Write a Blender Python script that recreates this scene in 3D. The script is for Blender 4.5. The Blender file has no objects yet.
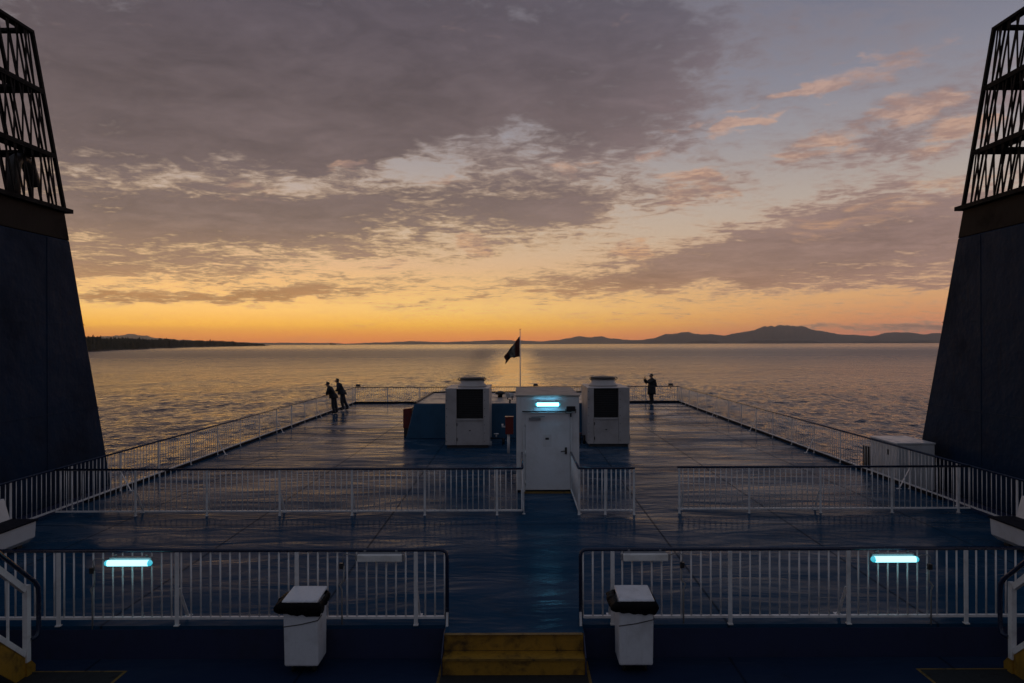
import bpy, bmesh, math, random
import numpy as np
from mathutils import Matrix, Vector, noise as mnoise

random.seed(7)
R = math.radians
C = bpy.context.scene.collection
SC = bpy.context.scene

# ------------------------------------------------------------------ camera
F = 683.0
VPX, VPY = 518.6, 342.6
cam_d = bpy.data.cameras.new("camera")
cam = bpy.data.objects.new("camera", cam_d)
C.objects.link(cam)
cam_d.sensor_width = 36.0
cam_d.lens = 36.0 * F / 1024.0
cam_d.clip_start = 0.1
cam_d.clip_end = 150000.0
cam.matrix_world = (Matrix.Translation((0, 0, 3.6)) @ Matrix.Rotation(math.pi / 2 + 0.0016, 4, 'X') @ Matrix.Rotation(-0.0030, 4, 'Z'))
cam_d.shift_x = -6.6 / 1024.0
SC.camera = cam

SC.view_settings.view_transform = 'Standard'
SC.view_settings.look = 'None'
SC.view_settings.gamma = 1.0
SC.view_settings.exposure = 0.0
SC.view_settings.use_curve_mapping = False
SC.render.engine = 'CYCLES'
SC.cycles.max_bounces = 6
SC.cycles.volume_bounces = 0
SC.cycles.sample_clamp_indirect = 4.0


# ------------------------------------------------------------------ node helper
class NT:
    def __init__(self, tree):
        self.t = tree
        self.n = tree.nodes
        self.l = tree.links

    def new(self, typ, **kw):
        nd = self.n.new(typ)
        for k, v in kw.items():
            setattr(nd, k, v)
        return nd

    def put(self, sock, v):
        if v is None:
            return
        if isinstance(v, bpy.types.NodeSocket):
            self.l.new(v, sock)
        else:
            if sock.type == 'RGBA' and len(v) == 3:
                v = (*v, 1.0)
            sock.default_value = v

    def math(self, op, a, b=None, c=None, clamp=False):
        nd = self.new('ShaderNodeMath', operation=op, use_clamp=clamp)
        self.put(nd.inputs[0], a)
        self.put(nd.inputs[1], b)
        self.put(nd.inputs[2], c)
        return nd.outputs[0]

    def mix(self, fac, a, b, blend='MIX'):
        nd = self.new('ShaderNodeMix', data_type='RGBA', blend_type=blend)
        self.put(nd.inputs[0], fac)
        self.put(nd.inputs[6], a)
        self.put(nd.inputs[7], b)
        return nd.outputs[2]

    def sm(self, v, lo, hi, a=0.0, b=1.0, kind='SMOOTHSTEP'):
        nd = self.new('ShaderNodeMapRange', interpolation_type=kind)
        self.put(nd.inputs[0], v)
        self.put(nd.inputs[1], lo)
        self.put(nd.inputs[2], hi)
        self.put(nd.inputs[3], a)
        self.put(nd.inputs[4], b)
        return nd.outputs[0]

    def ramp(self, fac, stops, interp='LINEAR'):
        nd = self.new('ShaderNodeValToRGB')
        cr = nd.color_ramp
        cr.interpolation = interp
        while len(cr.elements) < len(stops):
            cr.elements.new(0.5)
        for e, (p, col) in zip(cr.elements, sorted(stops)):
            e.position = p
            e.color = (*col, 1.0)
        self.put(nd.inputs[0], fac)
        return nd.outputs[0]

    def noise(self, vec, scale, detail=4.0, rough=0.55, dist=0.0, lac=2.0):
        nd = self.new('ShaderNodeTexNoise')
        self.put(nd.inputs['Vector'], vec)
        nd.inputs['Scale'].default_value = scale
        nd.inputs['Detail'].default_value = detail
        nd.inputs['Roughness'].default_value = rough
        nd.inputs['Distortion'].default_value = dist
        nd.inputs['Lacunarity'].default_value = lac
        return nd.outputs['Fac']

    def mapping(self, vec, loc=(0, 0, 0), rot=(0, 0, 0), scale=(1, 1, 1), kind='POINT'):
        nd = self.new('ShaderNodeMapping', vector_type=kind)
        self.put(nd.inputs['Vector'], vec)
        nd.inputs['Location'].default_value = loc
        nd.inputs['Rotation'].default_value = rot
        nd.inputs['Scale'].default_value = scale
        return nd.outputs[0]

    def xyz(self, vec):
        nd = self.new('ShaderNodeSeparateXYZ')
        self.put(nd.inputs[0], vec)
        return nd.outputs

    def vec(self, x, y, z):
        nd = self.new('ShaderNodeCombineXYZ')
        self.put(nd.inputs[0], x)
        self.put(nd.inputs[1], y)
        self.put(nd.inputs[2], z)
        return nd.outputs[0]


def lin(r, g, b):
    def f(c):
        c /= 255.0
        return c / 12.92 if c <= 0.04045 else ((c + 0.055) / 1.055) ** 2.4
    return (f(r), f(g), f(b))


# ------------------------------------------------------------------ world: dusk sky
SUN_AZ, SUN_EL = R(-24.0), R(1.5)      # azimuth measured from +Y (aft) towards +X
world = bpy.data.worlds.new("World")
SC.world = world
world.use_nodes = True
w = NT(world.node_tree)
w.n.clear()
out = w.new('ShaderNodeOutputWorld')
bg = w.new('ShaderNodeBackground')
w.l.new(bg.outputs[0], out.inputs[0])
tc = w.new('ShaderNodeTexCoord')
dx, dy, dz = w.xyz(tc.outputs['Generated'])
el = w.math('ARCSINE', w.math('MULTIPLY', dz, 0.99999))
az = w.math('ARCTAN2', dx, dy)
U = w.math('MULTIPLY', az, F)
V = w.math('MULTIPLY', el, F)
UV = w.vec(U, V, 0.0)


def pix(px, py):
    a = math.atan((px - VPX) / F)
    e = math.atan((VPY - py) / F * math.cos(a))
    return a * F, e * F


def blob(px, py, rx, ry, ang=0.0, amp=1.0, src=None):
    """soft elliptical bump at a sky direction"""
    u0, v0 = pix(px, py)
    m = w.mapping(src if src is not None else UVw, (u0, v0, 0), (0, 0, R(ang)), (rx, ry, 1.0), 'TEXTURE')
    g = w.new('ShaderNodeTexGradient', gradient_type='SPHERICAL')
    w.l.new(m, g.inputs[0])
    return w.math('MULTIPLY', w.sm(g.outputs['Fac'], 0.0, 0.75), amp)


def total(vals):
    s = vals[0]
    for v in vals[1:]:
        s = w.math('ADD', s, v)
    return s


# cloud-deck coordinates: direction projected onto a flat layer overhead
den = w.math('MAXIMUM', w.math('ADD', dz, 0.07), 0.03)
PX = w.math('DIVIDE', dx, den)
PY = w.math('DIVIDE', dy, den)
P = w.vec(PX, PY, 0.0)
Pm = w.mapping(P, rot=(0, 0, R(12)), scale=(0.95, 1.05, 1.0))
nA = w.noise(Pm, 1.3, 9.0, 0.62, 0.6)
nB = w.noise(w.mapping(Pm, loc=(7.3, 2.1, 0)), 4.2, 9.0, 0.64, 0.7)
nC = w.noise(w.mapping(P, loc=(3.7, 9.2, 0), rot=(0, 0, R(10)), scale=(0.8, 1.1, 1)), 3.6, 9.0, 0.64, 0.7)
nF = w.noise(w.mapping(Pm, loc=(1.3, 5.1, 0)), 13.0, 7.0, 0.66, 0.5)
# warp blob coordinates so their outlines are never clean ellipses
wrp = w.noise(w.mapping(UV, scale=(0.012, 0.026, 1)), 1.0, 5.0, 0.6)
wrp2 = w.noise(w.mapping(UV, loc=(40, 11, 0), scale=(0.012, 0.026, 1)), 1.0, 5.0, 0.6)
UVw = w.vec(w.math('ADD', U, w.math('MULTIPLY', w.math('SUBTRACT', wrp, 0.5), 130.0)),
            w.math('ADD', V, w.math('MULTIPLY', w.math('SUBTRACT', wrp2, 0.5), 52.0)), 0.0)

# clear sky: warm at the sunset horizon, blue-grey overhead
ve = w.math('DIVIDE', V, 420.0, clamp=True)


def st(py, c):
    return (max(0.0, min(1.0, (VPY - py) / 420.0)), lin(*c))


HAZE_K, HAZE_TOP, HAZE_FAR = 3.2e-5, 700.0, 30500.0


def sky_ramp(stops):
    """clear-sky colours seen through the haze over the water: the sky behind it is that much brighter"""
    stops = sorted(stops, reverse=True)
    outp = []
    pys = [343.5, 341, 338, 335, 332, 329, 326, 323, 320, 316, 312, 307, 302, 295, 288, 280, 268, 254, 240, 225, 210, 180, 150, 110, 60, 0, -77]
    for py in pys:
        c = stops[-1][1] if py <= stops[-1][0] else stops[0][1]
        for (pa, ca), (pb, cb) in zip(stops, stops[1:]):
            if pa >= py >= pb:
                k = (pa - py) / (pa - pb)
                c = tuple(x + (y - x) * k for x, y in zip(ca, cb))
        l = lin(*c)
        e = max(0.0005, (VPY - py) / F)
        a = math.exp(-HAZE_K * min(HAZE_FAR, HAZE_TOP / e))
        glow_ = (0.24, 0.17, 0.11)
        outp.append((max(0.0, min(1.0, (VPY - py) / 420.0)), tuple(max(0.01, (x - g_ * (1 - a)) / a) for x, g_ in zip(l, glow_))))
    return w.ramp(ve, outp)


ramp_l = sky_ramp([(343, (224, 142, 92)), (335, (230, 156, 88)), (325, (246, 186, 90)), (310, (252, 204, 124)), (288, (244, 196, 132)),
                   (268, (226, 186, 144)), (240, (210, 184, 156)), (210, (196, 178, 164)), (150, (160, 154, 158)), (60, (122, 122, 138)), (-77, (90, 96, 116))])
ramp_r = sky_ramp([(343, (198, 130, 104)), (330, (200, 138, 106)), (318, (212, 150, 106)), (300, (220, 168, 118)), (284, (212, 172, 134)),
                   (250, (200, 174, 152)), (215, (188, 172, 159)), (150, (160, 154, 158)), (100, (138, 137, 150)), (40, (118, 118, 134)), (-77, (90, 96, 116))])
fr = w.sm(U, -120.0, 420.0)
clear = w.mix(fr, ramp_l, ramp_r)
# away from the sunset the sky is dull blue dusk
back = w.sm(w.math('ABSOLUTE', az), 0.75, 2.2)
back_col = w.ramp(ve, [(0.0, (0.14, 0.13, 0.155)), (0.35, (0.15, 0.155, 0.19)), (1.0, (0.13, 0.145, 0.19))])
clear = w.mix(back, clear, back_col)
sky = w.new('ShaderNodeTexSky', sky_type='NISHITA', sun_disc=False, sun_elevation=SUN_EL, sun_rotation=SUN_AZ,
            air_density=1.2, dust_density=2.0, ozone_density=1.5)
clear = w.mix(0.90, w.mix(1.0, sky.outputs[0], (0.12, 0.12, 0.12), 'MULTIPLY'), clear)

# grey-mauve layer
cov = total([
    blob(180, 30, 640, 250, 4, 0.60), blob(460, 20, 430, 200, 10, 0.46), blob(820, 40, 420, 130, 0, 0.20), blob(700, 100, 300, 90, 10, 0.14), blob(60, 110, 380, 170, 0, 0.40), blob(300, 110, 300, 120, 6, 0.36),
    blob(140, 230, 330, 60, 0, 0.42), blob(380, 214, 330, 46, 3, 0.50), blob(560, 206, 160, 40, 4, 0.54), blob(150, 268, 200, 20, 2, 0.30),
    blob(610, 60, 170, 90, 30, 0.26), blob(610, 140, 150, 40, 12, 0.24), blob(430, 256, 220, 16, 4, 0.22),
    blob(800, 258, 280, 46, 6, 0.66), blob(690, 262, 180, 36, 4, 0.50), blob(590, 284, 210, 20, 3, 0.52),
    blob(880, 222, 150, 34, 8, 0.46), blob(930, 250, 170, 54, 5, 0.46), blob(840, 205, 100, 20, 10, 0.34),
    blob(850, 148, 100, 28, 8, 0.34), blob(950, 115, 90, 46, 10, 0.34), blob(700, 185, 70, 30, 20, 0.22), blob(780, 190, 200, 60, 6, 0.16),
    blob(215, 297, 190, 13, 2, 0.56), blob(330, 288, 160, 14, 4, 0.48), blob(420, 301, 90, 7, 3, 0.36), blob(110, 296, 90, 6, 0, 0.3),
    blob(890, 288, 90, 6, 3, 0.42), blob(893, 326, 120, 7, 2, 0.62), blob(960, 318, 90, 7, 2, 0.3),
    blob(305, 323, 22, 3, 0, 0.32), blob(445, 308, 30, 3, 4, 0.3), blob(618, 326, 16, 2, 0, 0.25),
    blob(215, 182, 150, 30, 5, -0.56), blob(350, 264, 200, 16, 3, -0.22), blob(450, 150, 170, 30, 24, -0.44),
    blob(530, 160, 90, 24, 0, -0.22), blob(350, 180, 130, 20, 8, -0.38), blob(200, 308, 300, 12, 0, -0.2), blob(300, 330, 500, 14, 0, -0.5), blob(110, 275, 120, 8, 0, -0.3),
    w.math('MULTIPLY', w.sm(w.math('ABSOLUTE', az), 0.7, 1.3), 0.35),
])
fine = w.sm(V, 110.0, 270.0, 1.75, 1.0)
nz = w.math('ADD', w.math('MULTIPLY', w.math('SUBTRACT', nA, 0.5), 1.25),
            w.math('MULTIPLY', fine, w.math('ADD', w.math('MULTIPLY', w.math('SUBTRACT', nB, 0.5), 1.35), w.math('MULTIPLY', w.math('SUBTRACT', nF, 0.5), 1.05))))
raw = w.math('ADD', cov, nz)
dens = w.sm(raw, 0.05, w.sm(V, 150.0, 330.0, 0.66, 1.05))
thick = w.sm(raw, 0.25, 1.0)

gl = w.ramp(ve, [st(343, (178, 122, 86)), st(300, (186, 134, 86)), st(270, (158, 126, 104)), st(230, (128, 108, 100)),
                 st(190, (112, 96, 94)), st(120, (99, 86, 87)), st(40, (92, 83, 90)), st(-77, (80, 78, 92))])
gr = w.ramp(ve, [st(343, (160, 122, 106)), st(300, (158, 122, 108)), st(270, (148, 120, 112)), st(230, (142, 117, 112)),
                 st(190, (138, 116, 113)), st(120, (128, 112, 116)), st(40, (106, 102, 114)), st(-77, (86, 88, 104))])
gcol = w.mix(fr, gl, gr)
gcol = w.mix(back, gcol, w.mix(0.35, back_col, (0.11, 0.11, 0.14)))
glow = w.mix(w.sm(V, 20.0, 230.0), w.mix(fr, lin(238, 194, 136), lin(212, 168, 136)), w.mix(fr, lin(146, 134, 134), lin(142, 134, 140)))
glow = w.mix(back, glow, back_col)
shade = w.sm(w.math('ADD', w.math('ADD', w.math('MULTIPLY', nA, 0.8), nB), w.math('MULTIPLY', nF, 0.4)), 0.70, 1.50, 0.62, 1.36, 'LINEAR')
gcol = w.mix(1.0, gcol, w.vec(shade, shade, shade), 'MULTIPLY')
cl = w.mix(thick, glow, gcol)
s1 = w.mix(w.math('MULTIPLY', dens, 0.93), clear, cl)

# small peach-lit cumulus puffs
pf = total([
    blob(690, 190, 44, 34, 20, 0.62), blob(652, 157, 22, 14, 15, 0.52), blob(742, 130, 52, 8, 12, 0.62), blob(815, 100, 40, 15, 4, 0.74),
    blob(778, 101, 16, 7, 5, 0.55), blob(825, 150, 70, 22, 10, 0.60), blob(932, 102, 60, 24, 8, 0.80), blob(950, 137, 60, 16, 4, 0.66),
    blob(872, 72, 80, 20, 4, 0.56), blob(640, 248, 30, 22, 10, 0.66), blob(845, 222, 90, 26, 6, 0.46), blob(945, 185, 60, 30, 0, 0.44),
    blob(566, 166, 60, 12, 8, 0.52), blob(660, 130, 34, 8, 12, 0.46), blob(474, 241, 32, 12, 0, 0.66), blob(700, 126, 20, 5, 10, 0.4),
    blob(744, 112, 30, 5, 20, 0.35), blob(360, 166, 50, 9, 8, 0.40), blob(610, 292, 60, 8, 3, 0.3), blob(390, 262, 40, 10, 4, 0.5),
    blob(245, 190, 50, 12, 0, 0.45), blob(440, 178, 60, 9, 6, 0.4),
])
praw = w.math('ADD', pf, w.math('ADD', w.math('MULTIPLY', w.math('SUBTRACT', nC, 0.5), 1.9), w.math('MULTIPLY', w.math('SUBTRACT', nF, 0.5), 0.8)))
pdens = w.math('MULTIPLY', w.sm(praw, 0.30, 0.80), 0.80)
pcol = w.mix(w.sm(V, 60.0, 250.0), lin(216, 166, 122), lin(198, 162, 146))
pcol = w.mix(w.sm(w.math('ADD', nF, nB), 0.85, 1.2), pcol, w.mix(0.75, pcol, lin(150, 124, 120)))
pdens = w.math('MULTIPLY', pdens, w.math('SUBTRACT', 1.0, back))
s2 = w.mix(pdens, s1, pcol)
below = w.sm(V, -25.0, 0.0)
s3 = w.mix(below, (0.05, 0.05, 0.06), s2)
w.l.new(s3, bg.inputs[0])
bg.inputs[1].default_value = 1.0
world.cycles.sampling_method = 'MANUAL'
world.cycles.sample_map_resolution = 1024

# ------------------------------------------------------------------ the last weak sun glow
sun_d = bpy.data.lights.new("sun", 'SUN')
sun_d.energy = 0.05
sun_d.angle = R(45)
sun_d.color = (1.0, 0.62, 0.32)
sun = bpy.data.objects.new("sun", sun_d)
C.objects.link(sun)
sdir = Vector((math.sin(SUN_AZ) * math.cos(SUN_EL), math.cos(SUN_AZ) * math.cos(SUN_EL), math.sin(SUN_EL)))
sun.rotation_euler = sdir.to_track_quat('Z', 'Y').to_euler()


# ------------------------------------------------------------------ materials
def material(name):
    m = bpy.data.materials.new(name)
    m.use_nodes = True
    n = NT(m.node_tree)
    return m, n, n.n['Principled BSDF']


def paint(name, col, rough=0.5, dirt=None, dirt_amt=0.5, scale=3.0, streak=0.0, bump=0.0, bscale=20.0, metal=0.0, spec=0.5, rvar=0.12):
    """weathered paint: base colour, blotchy dirt, optional run-down streaks"""
    m, n, b = material(name)
    g = n.new('ShaderNodeNewGeometry').outputs['Position']
    dirt = dirt or tuple(c * 0.45 for c in col)
    f = n.sm(n.noise(g, scale, 6.0, 0.62, 0.3), 0.42, 0.78)
    f2 = n.sm(n.noise(g, scale * 7.0, 4.0, 0.6), 0.5, 0.85)
    fac = n.math('MULTIPLY', n.math('MAXIMUM', f, n.math('MULTIPLY', f2, 0.6)), dirt_amt)
    if streak > 0:
        s = n.sm(n.noise(n.mapping(g, scale=(9, 9, 0.55)), 1.0, 5.0, 0.6), 0.52, 0.8)
        fac = n.math('MAXIMUM', fac, n.math('MULTIPLY', s, streak))
    n.put(b.inputs['Base Color'], n.mix(fac, col, dirt))
    n.put(b.inputs['Roughness'], n.sm(f, 0.0, 1.0, max(0.02, rough - rvar), min(1.0, rough + rvar)))
    b.inputs['Metallic'].default_value = metal
    b.inputs['Specular IOR Level'].default_value = spec
    if bump > 0:
        bn = n.new('ShaderNodeBump')
        bn.inputs['Strength'].default_value = 1.0
        bn.inputs['Distance'].default_value = bump
        n.put(bn.inputs['Height'], n.noise(g, bscale, 4.0, 0.6))
        n.l.new(bn.outputs[0], b.inputs['Normal'])
    return m


def emitter(name, col, strength):
    m, n, b = material(name)
    b.inputs['Base Color'].default_value = (0.8, 0.9, 0.9, 1)
    b.inputs['Roughness'].default_value = 0.25
    b.inputs['Emission Color'].default_value = (*col, 1)
    b.inputs['Emission Strength'].default_value = strength
    return m


def deck_material(name, base, wet, wet_lo=0.36, wet_hi=1.35):
    m, n, b = material(name)
    g = n.new('ShaderNodeNewGeometry').outputs['Position']
    px_, py_, pz_ = n.xyz(g)
    # welded plates: seams every 2.67 m across and every 6.1 m along
    def seam(c, period, off, wd):
        d = n.math('ABSOLUTE', n.math('SUBTRACT', n.math('FRACT', n.math('DIVIDE', n.math('ADD', c, off), period)), 0.5))
        return n.sm(d, wd / period, 0.0)
    sx = n.math('MULTIPLY', seam(px_, 2.67, 1.335, 0.030), n.sm(n.math('ABSOLUTE', px_), 0.8, 1.2))
    sy = seam(py_, 6.1, 1.7, 0.035)
    sm_ = n.math('MAXIMUM', sx, sy)
    # plate to plate buckling, waves run across the ship
    u1 = n.noise(n.mapping(g, scale=(0.26, 0.62, 1)), 1.0, 2.0, 0.5, 0.5)
    u2 = n.noise(n.mapping(g, loc=(5, 3, 0), scale=(0.55, 1.5, 1)), 1.0, 3.0, 0.55, 0.5)
    u3 = n.noise(g, 26.0, 3.0, 0.6)
    h = n.math('ADD', n.math('MULTIPLY', u1, 0.036), n.math('ADD', n.math('MULTIPLY', u2, 0.042), n.math('MULTIPLY', u3, 0.0006)))
    h = n.math('ADD', h, n.math('MULTIPLY', sm_, 0.0006))
    bn = n.new('ShaderNodeBump')
    bn.inputs['Strength'].default_value = 1.0
    bn.inputs['Distance'].default_value = 1.0
    n.put(bn.inputs['Height'], h)
    n.l.new(bn.outputs[0], b.inputs['Normal'])
    dry = n.sm(n.noise(n.mapping(g, loc=(2, 8, 0), scale=(0.35, 0.8, 1)), 1.0, 6.0, 0.62, 0.6), 0.42, 0.66)
    wear = n.sm(n.noise(g, 1.7, 7.0, 0.65, 0.4), 0.5, 0.8)
    col = n.mix(n.math('MULTIPLY', wear, 0.55), base, tuple(c * 0.45 + 0.006 for c in base))
    col = n.mix(n.math('MULTIPLY', sm_, 0.7), col, (0.008, 0.009, 0.012))
    n.put(b.inputs['Base Color'], col)
    n.put(b.inputs['Roughness'], n.sm(n.math('ADD', dry, n.math('MULTIPLY', n.math('SUBTRACT', u3, 0.5), 0.3)), 0.0, 1.0, wet, wet + 0.20, 'LINEAR'))
    b.inputs['IOR'].default_value = 1.36
    b.inputs['Specular IOR Level'].default_value = 0.0
    wetf = n.sm(n.noise(n.mapping(g, loc=(9, 4, 0), scale=(0.22, 0.75, 1)), 1.0, 7.0, 0.66, 0.7), 0.34, 0.66, wet_lo, wet_hi)
    fres = n.new('ShaderNodeFresnel')
    fres.inputs['IOR'].default_value = 1.34
    n.l.new(bn.outputs[0], fres.inputs['Normal'])
    gl = n.new('ShaderNodeBsdfGlossy')
    gl.inputs['Color'].default_value = (1, 1, 1, 1)
    n.put(gl.inputs['Roughness'], n.sm(dry, 0.0, 1.0, wet, wet + 0.20, 'LINEAR'))
    n.l.new(bn.outputs[0], gl.inputs['Normal'])
    mx = n.new('ShaderNodeMixShader')
    n.put(mx.inputs[0], n.math('MINIMUM', 0.9, n.math('MULTIPLY', n.math('POWER', fres.outputs[0], 1.65), n.math('MULTIPLY', wetf, n.math('SUBTRACT', 1.0, n.math('MULTIPLY', sm_, 0.75))))))
    n.l.new(b.outputs[0], mx.inputs[1])
    n.l.new(gl.outputs[0], mx.inputs[2])
    n.l.new(mx.outputs[0], n.n['Material Output'].inputs['Surface'])
    return m


M = {}
M['deck'] = deck_material('deck_blue_wet_paint', (0.011, 0.053, 0.106), 0.15)
M['lower_deck'] = deck_material('lower_deck_blue_paint', (0.014, 0.028, 0.062), 0.34)
M['navy'] = paint('navy_coaming_paint', (0.026, 0.034, 0.080), 0.5, (0.010, 0.012, 0.022), 0.6, 1.5, 0.3)
M['hull'] = paint('hull_white_paint', (0.6, 0.6, 0.6), 0.5, None, 0.4, 0.4, 0.3)
M['kerb'] = paint('kerb_dark_paint', (0.010, 0.011, 0.018), 0.85, None, 0.5, 2.0, spec=0.12)
M['white'] = paint('white_gloss_paint', (0.70, 0.69, 0.68), 0.42, (0.30, 0.24, 0.19), 0.34, 2.2, 0.20)
M['rail_white'] = paint('railing_white_paint', (0.80, 0.78, 0.76), 0.42, (0.28, 0.20, 0.15), 0.40, 5.0, 0.0)
M['rail_blue'] = paint('handrail_blue_paint', (0.012, 0.022, 0.055), 0.32, (0.02, 0.016, 0.014), 0.5, 6.0)
M['shed'] = paint('shed_white_paint', (0.74, 0.73, 0.72), 0.48, (0.34, 0.27, 0.20), 0.40, 1.8, 0.35, 0.003, 3.0)
M['roof'] = paint('shed_roof_worn', (0.40, 0.33, 0.28), 0.65, (0.12, 0.085, 0.06), 0.8, 2.5)
M['door'] = paint('door_white_paint', (0.76, 0.75, 0.75), 0.40, (0.42, 0.36, 0.30), 0.32, 2.4, 0.18)
M['ac'] = paint('machine_beige_grey', (0.52, 0.48, 0.46), 0.5, (0.24, 0.19, 0.16), 0.45, 1.6, 0.30)
M['black'] = paint('black_coil', (0.008, 0.008, 0.009), 0.6, (0.02, 0.017, 0.015), 0.6, 6.0)
M['dark_metal'] = paint('dark_metal', (0.030, 0.028, 0.028), 0.5, (0.015, 0.012, 0.011), 0.6, 4.0)
M['plat_blue'] = paint('platform_blue_paint', (0.013, 0.088, 0.175), 0.6, (0.010, 0.045, 0.085), 0.5, 1.4, 0.3)
M['plat_top'] = paint('platform_top_grey', (0.36, 0.33, 0.31), 0.45, (0.16, 0.13, 0.11), 0.7, 1.2)
M['red'] = paint('red_box_paint', (0.17, 0.016, 0.012), 0.42, (0.10, 0.012, 0.01), 0.5, 3.0, 0.3)
M['yellow'] = paint('yellow_safety_paint', (0.40, 0.21, 0.020), 0.65, (0.030, 0.018, 0.008), 1.0, 5.0, 0.6, 0.002, 50.0)
M['yellow_line'] = paint('yellow_line_worn', (0.24, 0.135, 0.02), 0.7, (0.025, 0.02, 0.012), 1.0, 7.0)
M['mat'] = paint('rubber_mat', (0.012, 0.012, 0.012), 0.85, (0.022, 0.018, 0.014), 0.7, 8.0, 0.0, 0.004, 90.0)
M['bin'] = paint('bin_white_plastic', (0.80, 0.80, 0.81), 0.42, (0.30, 0.27, 0.24), 0.42, 3.5, 0.28)
M['bag'] = paint('bin_bag_black', (0.009, 0.009, 0.010), 0.55, (0.014, 0.013, 0.013), 0.5, 8.0, 0.0, 0.012, 14.0, rvar=0.08, spec=0.06)
M['rubber'] = paint('wheel_rubber', (0.012, 0.012, 0.012), 0.8)
M['funnel'] = paint('funnel_blue_paint', (0.005, 0.024, 0.060), 0.62, (0.011, 0.013, 0.022), 0.8, 0.55, 0.65, 0.070, 0.8, rvar=0.1, spec=0.09)
M['soot'] = paint('funnel_soot_band', (0.030, 0.022, 0.017), 0.85, (0.010, 0.008, 0.007), 0.7, 1.0, 0.6, spec=0.15)
M['lattice'] = paint('funnel_lattice_sooty', (0.008, 0.007, 0.007), 0.85, (0.014, 0.009, 0.007), 0.6, 2.0, spec=0.2)
M['pipe'] = paint('exhaust_pipe_steel', (0.10, 0.088, 0.08), 0.5, (0.06, 0.04, 0.03), 0.7, 2.0, 0.3, metal=0.3)
M['rust_pipe'] = paint('rusty_pipe', (0.16, 0.055, 0.035), 0.7, (0.05, 0.02, 0.015), 0.6, 3.0, 0.3)
M['tube_lit'] = emitter('lamp_tube_lit', (0.34, 0.88, 1.0), 2.1)
M['tube_bright'] = emitter('lamp_tube_bright', (0.15, 0.62, 1.0), 11.0)
M['glass_end'] = emitter('lamp_tube_end', (0.02, 0.55, 0.72), 0.8)
M['diffuser'] = paint('lamp_diffuser_unlit', (0.82, 0.80, 0.75), 0.3, (0.34, 0.29, 0.23), 0.5, 6.0)
M['lamp_body'] = paint('lamp_housing_grey', (0.24, 0.24, 0.25), 0.5, None, 0.5, 5.0)
M['cable'] = paint('cable_grey', (0.30, 0.29, 0.28), 0.6)
M['skin'] = paint('skin', (0.30, 0.17, 0.12), 0.5, None, 0.1)
M['coat_dark'] = paint('coat_black_fabric', (0.010, 0.010, 0.012), 0.85)
M['coat_navy'] = paint('coat_navy_fabric', (0.011, 0.014, 0.024), 0.85)
M['trousers'] = paint('trousers_dark_fabric', (0.016, 0.018, 0.026), 0.85)
M['hair'] = paint('hair_dark', (0.010, 0.008, 0.007), 0.6)
M['shoe'] = paint('shoe_black', (0.010, 0.010, 0.010), 0.6)
M['phone'] = paint('phone_black', (0.006, 0.006, 0.007), 0.2)
M['headland'] = paint('headland_shore_rock', (0.055, 0.048, 0.040), 0.9, (0.03, 0.028, 0.022), 0.6, 0.02)
M['forest'] = paint('conifer_foliage', (0.014, 0.021, 0.011), 0.9, (0.008, 0.012, 0.007), 0.7, 0.03)
M['hill'] = paint('far_hill_forest', (0.040, 0.048, 0.050), 0.95, (0.055, 0.055, 0.050), 0.6, 0.0012)
M['ship'] = paint('cargo_ship_paint', (0.05, 0.045, 0.045), 0.6, None, 0.4, 0.05)


def flag_material():
    m, n, b = material('flag_cloth')
    tcn = n.new('ShaderNodeTexCoord').outputs['UV']
    u, v, _ = n.xyz(tcn)
    bar = n.math('MAXIMUM', n.sm(u, 0.30, 0.27), n.sm(u, 0.70, 0.73))
    col = n.mix(bar, (0.16, 0.15, 0.13), (0.10, 0.020, 0.014))
    f = n.noise(tcn, 5.0, 5.0, 0.6, 0.5)
    col = n.mix(n.sm(f, 0.40, 0.75), col, (0.030, 0.032, 0.022))
    n.put(b.inputs['Base Color'], col)
    b.inputs['Roughness'].default_value = 0.9
    return m


M['flag'] = flag_material()


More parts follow.
